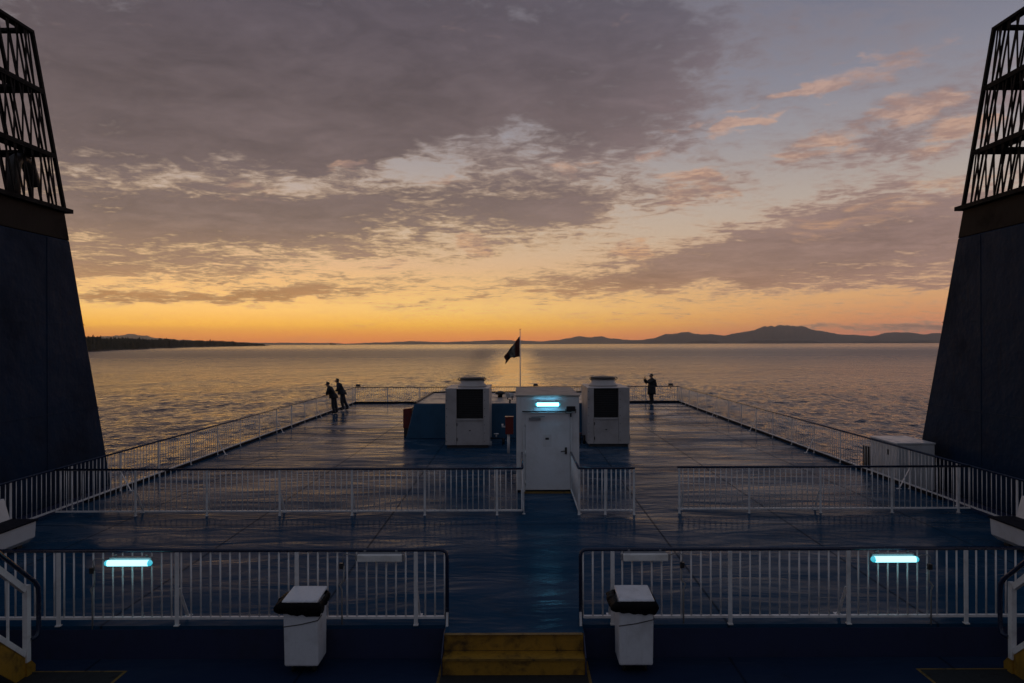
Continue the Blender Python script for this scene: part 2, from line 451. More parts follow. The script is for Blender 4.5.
def water_material():
    m, n, b = material('sea_water')
    g = n.new('ShaderNodeNewGeometry').outputs['Position']
    x, y, z = n.xyz(g)
    w0 = n.noise(n.mapping(g, rot=(0, 0, R(25)), scale=(0.032, 0.018, 0)), 1.0, 2.0, 0.5, 0.5)
    w1 = n.noise(n.mapping(g, rot=(0, 0, R(18)), scale=(0.10, 0.055, 0)), 1.0, 3.0, 0.55, 0.8)
    w2 = n.noise(n.mapping(g, rot=(0, 0, R(-14)), scale=(0.27, 0.16, 0)), 1.0, 3.0, 0.6, 0.8)
    w3 = n.noise(n.mapping(g, rot=(0, 0, R(8)), scale=(0.9, 0.6, 0)), 1.0, 3.0, 0.6, 0.5)
    wind = n.noise(n.mapping(g, loc=(300, 100, 0), rot=(0, 0, R(4)), scale=(0.0007, 0.0035, 0)), 1.0, 4.0, 0.55, 0.4)
    ruf = n.sm(wind, 0.36, 0.62, 0.55, 1.0)
    far = n.sm(y, 900.0, 3200.0, 1.0, 0.25)
    amp = n.math('MULTIPLY', ruf, far)
    # wake straight astern: a smoother, slowly widening road with a wave crest on either side
    half = n.math('ADD', 7.0, n.math('MULTIPLY', y, 0.022))
    d = n.math('DIVIDE', n.math('ABSOLUTE', n.math('ADD', x, 3.0)), half)
    wn = n.noise(n.mapping(g, loc=(50, 20, 0), scale=(0.05, 0.012, 0)), 1.0, 4.0, 0.6, 0.5)
    d = n.math('ADD', d, n.math('MULTIPLY', n.math('SUBTRACT', wn, 0.5), 1.3))
    core = n.math('MULTIPLY', n.sm(d, 1.45, 0.35), n.sm(y, 350.0, 2000.0, 1.0, 0.22))
    crest_x = n.math('ADD', 10.0, n.math('MULTIPLY', y, 0.046))
    cd = n.math('DIVIDE', n.math('ADD', x, crest_x), n.math('ADD', 5.0, n.math('MULTIPLY', y, 0.0075)))
    crest = n.math('EXPONENT', n.math('MULTIPLY', n.math('MULTIPLY', cd, cd), -1.0))
    amp = n.math('ADD', amp, n.math('MULTIPLY', crest, n.sm(y, 500.0, 1800.0, 0.9, 0.1)))
    amp = n.math('MULTIPLY', amp, n.math('SUBTRACT', 1.0, n.math('MULTIPLY', core, 0.85)))
    h = n.math('ADD', n.math('ADD', n.math('MULTIPLY', w0, 3.0), n.math('MULTIPLY', w1, 2.0)), n.math('ADD', n.math('MULTIPLY', w2, 1.6), n.math('MULTIPLY', w3, 0.45)))
    h = n.math('MULTIPLY', h, amp)
    h = n.math('ADD', h, n.math('MULTIPLY', crest, n.sm(y, 150.0, 2500.0, 1.0, 1.6)))
    bn = n.new('ShaderNodeBump')
    bn.inputs['Strength'].default_value = 1.0
    bn.inputs['Distance'].default_value = 1.0
    n.put(bn.inputs['Height'], h)
    n.l.new(bn.outputs[0], b.inputs['Normal'])
    n.put(b.inputs['Base Color'], n.mix(core, (0.022, 0.036, 0.066), (0.032, 0.042, 0.060)))
    n.put(b.inputs['Roughness'], n.math('MULTIPLY', n.math('MULTIPLY', n.sm(y, 120.0, 1000.0, 0.11, 0.30), n.sm(y, 1000.0, 2600.0, 1.0, 0.55)), n.math('ADD', n.math('SUBTRACT', 1.0, n.math('MULTIPLY', core, 0.5)), n.math('MULTIPLY', crest, 0.12))))
    b.inputs['IOR'].default_value = 1.333
    return m


M['water'] = water_material()


# ------------------------------------------------------------------ mesh helpers
class MB:
    def __init__(self):
        self.b = bmesh.new()
        self.smooth = set()

    def box(self, x0, x1, y0, y1, z0, z1):
        vs = [self.b.verts.new(p) for p in ((x0, y0, z0), (x1, y0, z0), (x1, y1, z0), (x0, y1, z0),
                                            (x0, y0, z1), (x1, y0, z1), (x1, y1, z1), (x0, y1, z1))]
        for f in ((3, 2, 1, 0), (4, 5, 6, 7), (0, 1, 5, 4), (1, 2, 6, 5), (2, 3, 7, 6), (3, 0, 4, 7)):
            self.b.faces.new([vs[i] for i in f])
        return self

    def hexa(self, pts):
        """8 points: bottom ring then top ring"""
        vs = [self.b.verts.new(p) for p in pts]
        for f in ((3, 2, 1, 0), (4, 5, 6, 7), (0, 1, 5, 4), (1, 2, 6, 5), (2, 3, 7, 6), (3, 0, 4, 7)):
            self.b.faces.new([vs[i] for i in f])
        return self

    def prism(self, poly, axis, a0, a1):
        """extrude a 2D polygon along an axis ('x': poly in y,z; 'y': x,z; 'z': x,y)"""
        def P3(p, a):
            return {'x': (a, p[0], p[1]), 'y': (p[0], a, p[1]), 'z': (p[0], p[1], a)}[axis]
        lo = [self.b.verts.new(P3(p, a0)) for p in poly]
        hi = [self.b.verts.new(P3(p, a1)) for p in poly]
        k = len(poly)
        self.b.faces.new(lo[::-1])
        self.b.faces.new(hi)
        for i in range(k):
            self.b.faces.new((lo[i], lo[(i + 1) % k], hi[(i + 1) % k], hi[i]))
        return self

    def bar(self, p, q, wx, wy, up=None):
        """rectangular bar between two points"""
        p, q = Vector(p), Vector(q)
        d = (q - p).normalized()
        ref = Vector(up) if up else (Vector((0, 0, 1)) if abs(d.z) < 0.9 else Vector((0, 1, 0)))
        s = d.cross(ref).normalized()
        t = s.cross(d).normalized()
        ring = [(-wx / 2, -wy / 2), (wx / 2, -wy / 2), (wx / 2, wy / 2), (-wx / 2, wy / 2)]
        self.hexa([p + s * a + t * b_ for a, b_ in ring] + [q + s * a + t * b_ for a, b_ in ring])
        return self

    def tube(self, path, r, seg=8):
        pts = [Vector(p) for p in path]
        rings = []
        prev = None
        for i, p in enumerate(pts):
            if i == 0:
                d = pts[1] - p
            elif i == len(pts) - 1:
                d = p - pts[i - 1]
            else:
                d = (pts[i + 1] - p).normalized() + (p - pts[i - 1]).normalized()
            d.normalize()
            if prev is None:
                ref = Vector((0, 0, 1)) if abs(d.z) < 0.9 else Vector((0, 1, 0))
                s = d.cross(ref).normalized()
            else:
                s = (prev - d * prev.dot(d)).normalized()
            prev = s
            t = d.cross(s).normalized()
            rr = r[i] if isinstance(r, (list, tuple)) else r
            rings.append([self.b.verts.new(p + (s * math.cos(a) + t * math.sin(a)) * rr)
                          for a in [2 * math.pi * k / seg for k in range(seg)]])
        for a, b_ in zip(rings, rings[1:]):
            for k in range(seg):
                f = self.b.faces.new((a[k], a[(k + 1) % seg], b_[(k + 1) % seg], b_[k]))
                f.smooth = True
        self.b.faces.new(rings[0][::-1])
        self.b.faces.new(rings[-1])
        return self

    def lathe(self, prof, seg=24, cx=0, cy=0):
        rings = [[self.b.verts.new((cx + r * math.cos(2 * math.pi * k / seg), cy + r * math.sin(2 * math.pi * k / seg), z))
                  for k in range(seg)] for r, z in prof]
        for a, b_ in zip(rings, rings[1:]):
            for k in range(seg):
                f = self.b.faces.new((a[k], a[(k + 1) % seg], b_[(k + 1) % seg], b_[k]))
                f.smooth = True
        self.b.faces.new(rings[0][::-1])
        self.b.faces.new(rings[-1])
        return self

    def mesh(self, name):
        bmesh.ops.recalc_face_normals(self.b, faces=self.b.faces)
        me = bpy.data.meshes.new(name)
        self.b.to_mesh(me)
        self.b.free()
        return me

    def build(self, name, mat, parent=None, bevel=0.0, loc=(0, 0, 0)):
        o = bpy.data.objects.new(name, self.mesh(name))
        o.data.materials.append(mat)
        C.objects.link(o)
        o.location = loc
        if parent:
            o.parent = parent
        if bevel > 0:
            md = o.modifiers.new('bevel', 'BEVEL')
            md.width = bevel
            md.segments = 2
            md.limit_method = 'ANGLE'
        return o


def tag(o, label=None, cat=None, group=None, kind=None):
    if label:
        o['label'] = label
    if cat:
        o['category'] = cat
    if group:
        o['group'] = group
    if kind:
        o['kind'] = kind
    return o


def thing(name, label, cat, loc=(0, 0, 0), rotz=0.0, group=None):
    o = bpy.data.objects.new(name, None)
    C.objects.link(o)
    o.empty_display_size = 0.2
    o.location = loc
    o.rotation_euler = (0, 0, rotz)
    return tag(o, label, cat, group)


def inst(me, name, mat, parent, loc=(0, 0, 0), rotz=0.0):
    """one more part that shares mesh data"""
    if not me.materials:
        me.materials.append(mat)
    o = bpy.data.objects.new(name, me)
    C.objects.link(o)
    o.parent = parent
    o.location = loc
    o.rotation_euler = (0, 0, rotz)
    return o


def copy_tree(o, parent=None):
    c = o.copy()
    C.objects.link(c)
    if parent:
        c.parent = parent
    for ch in list(o.children):
        copy_tree(ch, c)
    return c


# ------------------------------------------------------------------ sea (gently curved like the real one)
SEA = -13.0
RE = 6.371e6


def sea_z(r):
    return SEA - r * r / (2 * RE)


# polar grid, fine astern where the water is seen; real swell and chop are modelled as far out as they can be told apart
rad = [3.0]
while rad[-1] < 30000:
    r_ = rad[-1]
    if r_ < 45:
        rad.append(r_ + 7.0)
    elif r_ < 1600:
        rad.append(r_ + max(0.40, 0.32 * r_ * r_ / 11338.0))
    else:
        rad.append(r_ * 1.12)
rad = np.array(rad)
fine_a = np.linspace(R(-42), R(42), 1150)
coarse_a = np.linspace(R(42), R(318), 70)[1:-1]
ang = np.concatenate([fine_a, coarse_a])
NA, NR = len(ang), len(rad)
RR, AA = np.meshgrid(rad, ang, indexing='ij')
XX, YY = RR * np.sin(AA), RR * np.cos(AA)
drr = np.gradient(rad)[:, None]
rng = np.random.default_rng(5)
HH = np.zeros_like(XX)
patch = 0.75 + 0.25 * np.sin(XX / 160 + YY / 410 + 1.0) + 0.2 * np.sin(XX / 70 - YY / 230 + 2.0)
for lam, slope in [(l_, 0.018) for l_ in np.geomspace(2.0, 9.5, 54)] + [(l_, 0.007) for l_ in np.geomspace(14.0, 40.0, 14)] + [(l_, 0.006) for l_ in np.geomspace(45.0, 130.0, 8)]:
    th = R(118) + rng.normal(0, R(42))
    kx, ky = 2 * np.pi / lam * np.sin(th), 2 * np.pi / lam * np.cos(th)
    kr = np.abs(kx * np.sin(AA) + ky * np.cos(AA)) + 1e-6
    keep = np.clip((2 * np.pi / kr / drr - 2.1) / 1.5, 0, 1)
    HH += slope * lam / (2 * np.pi) * keep * np.sin(kx * XX + ky * YY + rng.uniform(0, 6.28))
road = np.exp(-((XX + 2.5) / (9 + 0.024 * np.maximum(YY, 0))) ** 2) * (YY > 0)
chop = np.exp(-((XX + 10 + 0.046 * YY) / (4 + 0.009 * np.abs(YY))) ** 2) * (YY > 0)
HH *= patch * (1 - 0.82 * road) * (1 + 1.5 * chop * np.exp(-np.abs(YY) / 1100))
HH[:, 1150:] *= 0.0
edge = np.clip((R(42) - np.abs(np.where(AA > np.pi, AA - 2 * np.pi, AA))) / R(1.5), 0, 1)
HH *= edge
ZZ = SEA - RR * RR / (2 * RE) + HH
co = np.stack([XX, YY, ZZ], -1).reshape(-1, 3)
idx = np.arange(NR * NA).reshape(NR, NA)
nxt = np.roll(idx, -1, axis=1)
quads = np.stack([idx[:-1], idx[1:], nxt[1:], nxt[:-1]], -1).reshape(-1, 4)[:, ::-1]
me = bpy.data.meshes.new('sea')
me.vertices.add(len(co))
me.vertices.foreach_set('co', co.astype(np.float32).ravel())
me.loops.add(quads.size)
me.loops.foreach_set('vertex_index', quads.astype(np.int32).ravel())
me.polygons.add(len(quads))
me.polygons.foreach_set('loop_start', np.arange(0, quads.size, 4, dtype=np.int32))
me.polygons.foreach_set('loop_total', np.full(len(quads), 4, dtype=np.int32))
me.polygons.foreach_set('use_smooth', np.ones(len(quads), dtype=bool))
me.update(calc_edges=True)
me.validate()
if me.polygons[0].normal.z < 0:
    me.flip_normals()
sea = bpy.data.objects.new('sea', me)
me.materials.append(M['water'])
C.objects.link(sea)
tag(sea, kind='structure')


# ------------------------------------------------------------------ far land
def lerp_prof(prof, t):
    if t <= prof[0][0]:
        return prof[0][1]
    for (a, va), (b_, vb) in zip(prof, prof[1:]):
        if t <= b_:
            k = (t - a) / (b_ - a)
            k = k * k * (3 - 2 * k)
            return va + (vb - va) * k
    return prof[-1][1]


def hills(name, prof, D, depth, mat, seed, rough=0.12, n=260, rows=15):
    """a real ridge: height profile along it, falling to the water on both sides"""
    bm = bmesh.new()
    x0, x1 = prof[0][0], prof[-1][0]
    drop = D * D / (2 * RE)
    grid = []
    for j in range(rows + 1):
        t = j / rows * 2 - 1
        row = []
        for i in range(n + 1):
            s = x0 + (x1 - x0) * i / n
            X = (s - VPX) * D / F
            h = (lerp_prof(prof, s) / F) * D - (16.6 + 0) + drop * 0 + 16.6 + drop
            h = max(h * (1 + 0.10 * mnoise.fractal(Vector((X / (depth * 0.16) + seed * 7, seed, 3.0)), 0.6, 2.1, 6)), 2.0)
            Yp = D + t * depth
            k = (1 - abs(t) ** 1.6)
            nn = mnoise.fractal(Vector((X / (depth * 0.5) + seed, Yp / (depth * 0.5), seed)), 0.9, 2.1, 6)
            hh = h * k * (1 + rough * 2.2 * nn * (0.35 + abs(t)))
            row.append(bm.verts.new((X * (1 + t * depth / D), Yp, SEA - drop - 6 + hh + (0 if abs(t) < 0.999 else -20))))
        grid.append(row)
    for a, b_ in zip(grid, grid[1:]):
        for i in range(n):
            bm.faces.new((a[i], a[i + 1], b_[i + 1], b_[i])).smooth = True
    bmesh.ops.recalc_face_normals(bm, faces=bm.faces)
    me = bpy.data.meshes.new(name)
    bm.to_mesh(me)
    bm.free()
    o = bpy.data.objects.new(name, me)
    me.materials.append(mat)
    C.objects.link(o)
    return tag(o, kind='structure')


hills('mountain_ridge', [(612, 0), (620, 1.5), (640, 2.5), (653, 4.5), (666, 9), (686, 11.2), (700, 9), (723, 8.2), (733, 9.4), (753, 12.8), (766, 16.4),
                         (783, 18), (799, 16.4), (813, 12.4), (832, 9.8), (852, 7.7), (872, 6.8), (889, 9.8), (905, 8.8), (935, 8.2), (965, 7), (1010, 5), (1060, 0)],
      20000, 2600, M['hill'], 1.0)
hills('low_island', [(684, 0), (692, 2.0), (704, 2.8), (716, 2.2), (722, 0)], 13500, 500, M['hill'], 3.0, n=60)
hills('low_island', [(742, 0), (752, 2.6), (770, 2.8), (790, 2.3), (812, 2.2), (824, 0)], 13000, 500, M['hill'], 4.0, n=90)
hills('low_island', [(846, 0), (862, 2.4), (890, 1.6), (930, 2.3), (985, 1.6), (1010, 0)], 14500, 500, M['hill'], 5.0, n=90)
hills('far_hills', [(340, 0), (380, 1.2), (410, 2.3), (441, 1.6), (464, 2.0), (499, 3.0), (522, 2.7), (542, 1.9), (558, 3.0), (568, 5.0), (580, 7.2),
                    (590, 5.8), (601, 7.2), (611, 5.0), (624, 3.3), (640, 2.6), (668, 0)], 26500, 1800, M['hill'], 8.0)
hills('far_hills', [(40, 4), (80, 6), (106, 8), (130, 10.4), (146, 8), (156, 6.2), (180, 4.2), (220, 2.2), (270, 1.2), (330, 0.8), (345, 0)], 26500, 2500, M['hill'], 9.0)

# wooded headland on the left: shore polyline, land behind it
shore = [(0, 1150), (40, 1290), (88, 1512), (136, 2060), (170, 2750), (203, 3540), (235, 4300), (262, 5000), (270, 5300)]


def shore_d(px):
    return lerp_prof(shore, px)


bm = bmesh.new()
cols = []
NH = 150
hl_pts = []
for i in range(NH + 1):
    px = 0 + 270 * i / NH
    D = shore_d(px)
    X = (px - VPX) * D / F
    end = min(1.0, (270 - px) / 40.0)
    zb = SEA - D * D / (2 * RE)
    c = []
    for j, (dd, hh) in enumerate(((0, -1.0), (6, 1.5), (25, 3.0), (90, 8.0), (200, 10.0), (330, -3.0))):
        nn = 1 + 0.5 * mnoise.noise(Vector((X / 90.0, j * 3.1, 2.0)))
        k = dd * (0.25 + 0.75 * end)
        dirx, diry = -0.72, 0.69
        c.append(bm.verts.new((X + dirx * k, D + diry * k, zb + (hh * nn if hh > 0 else hh) * (0.4 + 0.6 * end))))
        hl_pts.append((X + dirx * k, D + diry * k, zb, px, j, end))
    cols.append(c)
for a, b_ in zip(cols, cols[1:]):
    for j in range(len(a) - 1):
        bm.faces.new((a[j], a[j + 1], b_[j + 1], b_[j])).smooth = True
bmesh.ops.recalc_face_normals(bm, faces=bm.faces)
me = bpy.data.meshes.new('headland')
bm.to_mesh(me)
bm.free()
me.materials.append(M['headland'])
hl = bpy.data.objects.new('headland', me)
C.objects.link(hl)
tag(hl, kind='structure')

# its conifer wood, one far-off mass
verts, faces = [], []


def conifer(x, y, z, h, r):
    tiers = 4
    base = len(verts)
    k = 6
    for t in range(tiers):
        zb = z + h * (0.06 + 0.22 * t)
        zt = z + h * min(1.0, 0.06 + 0.22 * t + 0.40)
        rr = r * (1 - 0.22 * t) * random.uniform(0.85, 1.15)
        b0 = len(verts)
        a0 = random.random() * 6
        for q in range(k):
            a = a0 + q * 2 * math.pi / k
            jr = rr * random.uniform(0.7, 1.2)
            verts.append((x + jr * math.cos(a), y + jr * math.sin(a), zb + random.uniform(-.03, .03) * h))
        verts.append((x + random.uniform(-.3, .3), y, zt))
        for q in range(k):
            faces.append((b0 + q, b0 + (q + 1) % k, b0 + k))


for i in range(4200):
    px = random.random() ** 0.9 * 266
    D = shore_d(px)
    X = (px - VPX) * D / F
    end = min(1.0, (270 - px) / 40.0)
    k = random.uniform(4, 300) * (0.2 + 0.8 * end)
    zb = SEA - D * D / (2 * RE)
    ground = 2 + 7 * min(1, k / 100.0) if k < 230 else 8
    clump = 0.86 + 0.42 * abs(mnoise.noise(Vector((X / 55.0, k / 55.0, 5.0))))
    h = random.uniform(19, 32) * clump * (0.55 + 0.45 * end)
    if random.random() < 0.03:
        h *= 1.15
    conifer(X - 0.72 * k, D + 0.69 * k, zb + ground * (0.4 + 0.6 * end) - 1, h, h * random.uniform(0.20, 0.34))
me = bpy.data.meshes.new('forest')
me.from_pydata(verts, [], faces)
me.materials.append(M['forest'])
fo = bpy.data.objects.new('forest', me)
C.objects.link(fo)
tag(fo, 'dark conifer wood covering the headland at the left horizon', 'forest', kind='stuff')

# small ship on the horizon
D = 9000.0
t = thing('cargo_ship', 'tiny dark ship alone on the horizon right of the headland', 'ship', ((333 - VPX) * D / F, D, sea_z(D)), R(35))
MB().prism([(-42, 9), (-38, 1), (36, 1), (46, 10), (38, 8.5), (-42, 8)], 'y', -8, 8).build('hull', M['ship'], t)
MB().box(-38, -22, -7, 7, 8, 26).build('superstructure', M['ship'], t)
MB().tube([(-26, 0, 26), (-26, 0, 38)], 1.2, 6).build('mast', M['ship'], t)
MB().box(-18, 30, -7, 7, 8.4, 14).build('cargo', M['ship'], t)

# ------------------------------------------------------------------ ship structure
XL, XR = -9.75, 9.55          # railing lines
YA = 40.6                     # after railing
YM = 14.3                     # cross railing
YF = 8.72                     # edge of the upper deck
LOW = -0.42


def struct(name, mb, mat, bevel=0.0):
    return tag(mb.build(name, mat, None, bevel), kind='structure')


struct('deck', MB().box(XL - 0.12, XR + 0.12, YF, YA + 0.15, -0.30, 0.0).box(-0.93, 0.80, 8.47, YF, -0.30, 0.0), M['deck'])
struct('deck_coaming', MB().box(XL - 0.11, -0.935, YF + 0.003, YF + 0.1, LOW, -0.302).box(0.805, XR + 0.11, YF + 0.003, YF + 0.1, LOW, -0.302)
       .box(XL - 0.11, -0.945, YF - 0.012, YF - 0.001, LOW + 0.001, -0.045).box(0.815, XR + 0.11, YF - 0.012, YF - 0.001, LOW + 0.001, -0.045), M['navy'])
struct('lower_deck', MB().box(-14.5, 14.5, -12, YF + 0.05, LOW - 0.15, LOW), M['lower_deck'])
struct('side_deck', MB().box(-15.2, XL - 0.14, YF + 0.06, 19.2, -0.5, -0.32).box(XR + 0.14, 15.2, YF + 0.06, 19.6, -0.5, -0.32), M['navy'])
struct('hull', MB().box(XL - 0.08, XR + 0.08, YF + 0.1, YA + 0.1, SEA - 3, -0.32).box(-14.4, 14.4, -60, YF + 0.04, SEA - 3, LOW - 0.16)
       .box(-15.1, XL - 0.15, YF + 0.1, 19.1, SEA - 3, -0.51).box(XR + 0.15, 15.1, YF + 0.1, 19.5, SEA - 3, -0.51), M['hull'])
struct('kerb', MB().box(XL - 0.12, XL + 0.0, 15.5, YA + 0.15, 0.0, 0.075).box(XR, XR + 0.12, 15.5, YA + 0.15, 0.0, 0.075)
       .box(XL + 0.0, XR, YA + 0.0, YA + 0.15, 0.0, 0.11), M['kerb'])
# the deck the photographer stands on, at the head of the two flights
struct('upper_deck', MB().box(-14, 14, -12, 0.7, 1.84, 1.98).box(-14, -5.8, 0.7, 5.55, 1.84, 1.98).box(5.8, 14, 0.7, 5.55, 1.84, 1.98), M['lower_deck'])


# ------------------------------------------------------------------ railings
BAL = {}


def baluster_mesh(h, r):
    k = (round(h, 3), r)
    if k not in BAL:
        BAL[k] = MB().tube([(0, 0, 0), (0, 0, h)], r, 6).mesh('baluster')
        BAL[k].materials.append(M['rail_white'])
    return BAL[k]


def railing(label, p0, p1, top=0.95, bot=0.09, posts=(), braces=(), pitch=0.125, ends=('none', 'none'), group='white deck railings',
            base=0.0, brace_side=1, skip=0, post_w=0.050, r=0.0115, far=False, near_end=None):
    """railing along p0->p1 (deck coordinates); posts are distances along it"""
    a, b_ = Vector((*p0, 0)), Vector((*p1, 0))
    L = (b_ - a).length
    t = thing('railing', label, 'railing', (p0[0], p0[1], base), math.atan2(b_.y - a.y, b_.x - a.x), group)
    top -= base
    bot -= base
    path = [(0, 0, top), (L, 0, top)]
    rr = 0.024
    if ends[0] == 'down':
        path = [(0.0, 0, -0.12), (0.0, 0, top - 0.09), (0.012, 0, top - 0.035), (0.045, 0, top - 0.006), (0.10, 0, top)] + path[1:]
    if ends[1] == 'down':
        path = path[:-1] + [(L - 0.10, 0, top), (L - 0.045, 0, top - 0.006), (L - 0.012, 0, top - 0.035), (L, 0, top - 0.09), (L, 0, -0.12)]
    MB().tube(path, rr, 8).build('handrail', M['rail_blue'], t)
    i0 = 0.03 if ends[0] != 'none' else 0.0
    i1 = L - 0.03 if ends[1] != 'none' else L
    MB().box(i0, i1, -0.022, 0.022, bot - 0.014, bot + 0.014).build('bottom_rail', M['rail_white'], t)
    bh = top - bot - 0.014 - 0.02
    bme = baluster_mesh(bh, r)
    pm = MB().box(-post_w / 2, post_w / 2, -0.008, 0.008, 0.012, top - 0.018).box(-post_w * 0.6, post_w * 0.6, -0.03, 0.03, 0.0, 0.012).mesh('post')
    pm.materials.append(M['rail_white'])
    for s in posts:
        inst(pm, 'post', M['rail_white'], t, (s, -0.030 if not far else 0.0, 0))
    if braces:
        sgn = brace_side
        bme2 = MB().bar((0, 0.02 * sgn, 0.46), (0.0, 0.26 * sgn, 0.012), 0.04, 0.012).box(-0.04, 0.04, 0.22 * sgn, 0.32 * sgn, 0.0, 0.013).mesh('brace')
        bme2.materials.append(M['rail_white'])
        for s in braces:
            inst(bme2, 'brace', M['rail_white'], t, (s, 0, 0))
    nb = int(round((i1 - i0) / pitch))
    pos = [i0 + (i1 - i0) * k / nb for k in range(nb + 1)]
    pos = [s for s in pos if min([abs(s - q) for q in posts] + [9]) > 0.035]
    # the hundred nearest to the photographer as parts of their own, the rest as one
    if len(pos) > 100:
        dirv = (b_ - a) / L
        pos.sort(key=lambda s: (a + dirv * s).length)
        near, rest = pos[:100], pos[100:]
    else:
        near, rest = pos, []
    for s in near:
        inst(bme, 'baluster', M['rail_white'], t, (s, 0, bot + 0.014))
    if rest:
        mb = MB()
        for s in rest:
            mb.tube([(s, 0, bot + 0.014), (s, 0, bot + 0.014 + bh)], r, 5)
        o = mb.build('balusters', M['rail_white'], t)
        o['kind'] = 'stuff'
    return t


FR = YF + 0.03
# front pair on the deck edge
fl = railing('long white railing with dark blue handrail on the deck edge left of the yellow steps', (XL + 0.3, FR), (-0.925, FR), ends=('none', 'down'),
             posts=[x - (XL + 0.3) for x in (-8.86, -7.37, -5.88, -4.37, -2.84, -1.32)], braces=[x - (XL + 0.3) for x in (-7.37, -4.37, -1.32)])
fr_ = railing('long white railing with dark blue handrail on the deck edge right of the yellow steps', (0.785, FR), (XR - 0.3, FR), ends=('down', 'none'),
              posts=[x - 0.785 for x in (1.19, 2.69, 4.2, 5.7, 7.2, 8.7)], braces=[x - 0.785 for x in (1.19, 4.2, 7.2)])
for xx in (-0.90, 0.76):
    sgn = -1 if xx < 0 else 1
    o = MB().bar((xx + 0.02 * sgn + (0.0), FR - 0.10, -0.14), (xx + 0.02 * sgn, FR - 0.03, 0.16), 0.03, 0.02)
    po = o.mesh('end_post')
    po.materials.append(M['rail_white'])
    par = fl if xx < 0 else fr_
    e = bpy.data.objects.new('end_post', po)
    C.objects.link(e)
    e.parent = par
    e.location = (-par.location.x, -par.location.y, 0)
# cross railings amidships
railing('white railing across the deck from the left side to the white shed', (XL + 0.05, YM), (0.07, YM), top=0.965,
        posts=[XL * -1 + x for x in (-8.06, -6.57, -5.05, -3.54, -2.02, -0.51)], braces=[XL * -1 + x for x in (-8.06, -5.05, -3.54)], pitch=0.115, r=0.010, post_w=0.042)
railing('white railing across the deck from the open gap to the right side', (3.34, YM + 0.1), (XR - 0.05, YM + 0.1), top=0.965,
        posts=[0.03, 1.5, 3.0, 4.5, 5.9], braces=[0.12, 3.0], pitch=0.115, r=0.010, post_w=0.042)
railing('short white railing with close set double bars right of the shed door', (1.25, YM), (2.42, YM), top=0.965, posts=[0.0, 0.55, 1.15], pitch=0.10, r=0.013, post_w=0.045)
railing('short white railing running aft to the left edge of the shed door', (0.07, YM + 0.03), (0.07, 16.35), top=0.965, posts=[0.02, 2.0], pitch=0.115, r=0.010)
railing('short white railing running aft to the right edge of the shed door', (1.25, YM + 0.03), (1.25, 16.35), top=0.965, posts=[0.02, 2.0], pitch=0.115, r=0.010)
# side and stern railings
ps = [13.1 + 1.8 * k for k in range(-2, 16)]
side_posts = [y - 8.9 for y in ps if y < YA - 0.3]
lrail = railing('long white railing along the left side of the deck', (XL, 8.9), (XL, YA), top=0.96, bot=0.11, posts=side_posts,
                braces=[y for y in side_posts[1::3]], pitch=0.14, brace_side=-1, r=0.0080, far=True)
rrail = railing('long white railing along the right side of the deck', (XR, 8.9), (XR, YA), top=0.96, bot=0.11, posts=side_posts,
                braces=[y for y in side_posts[1::3]], pitch=0.14, brace_side=1, r=0.0080, far=True)
railing('white railing across the stern behind the flagpole', (XL, YA + 0.05), (XR, YA + 0.05), top=0.96, bot=0.16,
        posts=[0.02 + 1.92 * k for k in range(11)], pitch=0.14, r=0.0085, far=True)


# ------------------------------------------------------------------ fluorescent lamps
def lamp(label, x, y, z, lit, cable=0, tube='tube_lit'):
    t = thing('fluorescent_light', label, 'light', (x, y, z), 0, 'fluorescent lights')
    L = 0.58
    MB().box(-L / 2 + 0.02, L / 2 - 0.02, -0.005, 0.05, -0.05, 0.06).build('housing', M['lamp_body'], t, 0.008)
    if lit:
        MB().tube([(-L / 2 + 0.035, -0.045, 0.0), (L / 2 - 0.035, -0.045, 0.0)], 0.038, 12).build('diffuser', M[tube], t)
        for s in (-1, 1):
            MB().tube([(s * (L / 2 - 0.033), -0.045, 0), (s * (L / 2 - 0.005), -0.045, 0), (s * (L / 2 + 0.012), -0.045, 0)], [0.0385, 0.034, 0.014], 10).build('end_cap', M['glass_end'], t)
    else:
        MB().box(-L / 2 + 0.005, L / 2 - 0.005, -0.07, -0.006, -0.042, 0.050).build('diffuser', M['diffuser'], t, 0.012)
        for s in (-1, 1):
            MB().box(min(s * (L / 2 - 0.004), s * (L / 2 + 0.02)), max(s * (L / 2 - 0.004), s * (L / 2 + 0.02)), -0.05, 0.0, -0.03, 0.04).build('end_cap', M['lamp_body'], t)
    MB().bar((-0.2, 0.03, 0.06), (-0.2, 0.03, 0.085), 0.03, 0.02).build('bracket', M['lamp_body'], t)
    MB().bar((0.2, 0.03, 0.06), (0.2, 0.03, 0.085), 0.03, 0.02).build('bracket', M['lamp_body'], t)
    if cable:
        s = cable
        xo = L / 2 + 0.20
        MB().tube([(s * (L / 2 + 0.01), 0.01, 0.01), (s * (L / 2 + 0.08), 0.02, 0.03), (s * (xo - 0.03), 0.02, 0.035), (s * xo, 0.02, 0.0), (s * (xo - 0.02), 0.02, -0.12)], 0.006, 6).build('cable', M['cable'], t)
        MB().tube([(s * (xo - 0.02), 0.02, -0.12), (s * (xo - 0.02), 0.02, -0.30), (s * (xo + 0.03), 0.02, -0.36), (s * (xo + 0.005), 0.02, -0.42), (s * (xo + 0.005), 0.02, -0.86)], 0.011, 6).build('conduit', M['cable'], t)
        MB().box(s * xo - 0.035, s * xo + 0.015, 0.0, 0.04, -0.15, -0.08).build('junction_box', M['dark_metal'], t)
    return t


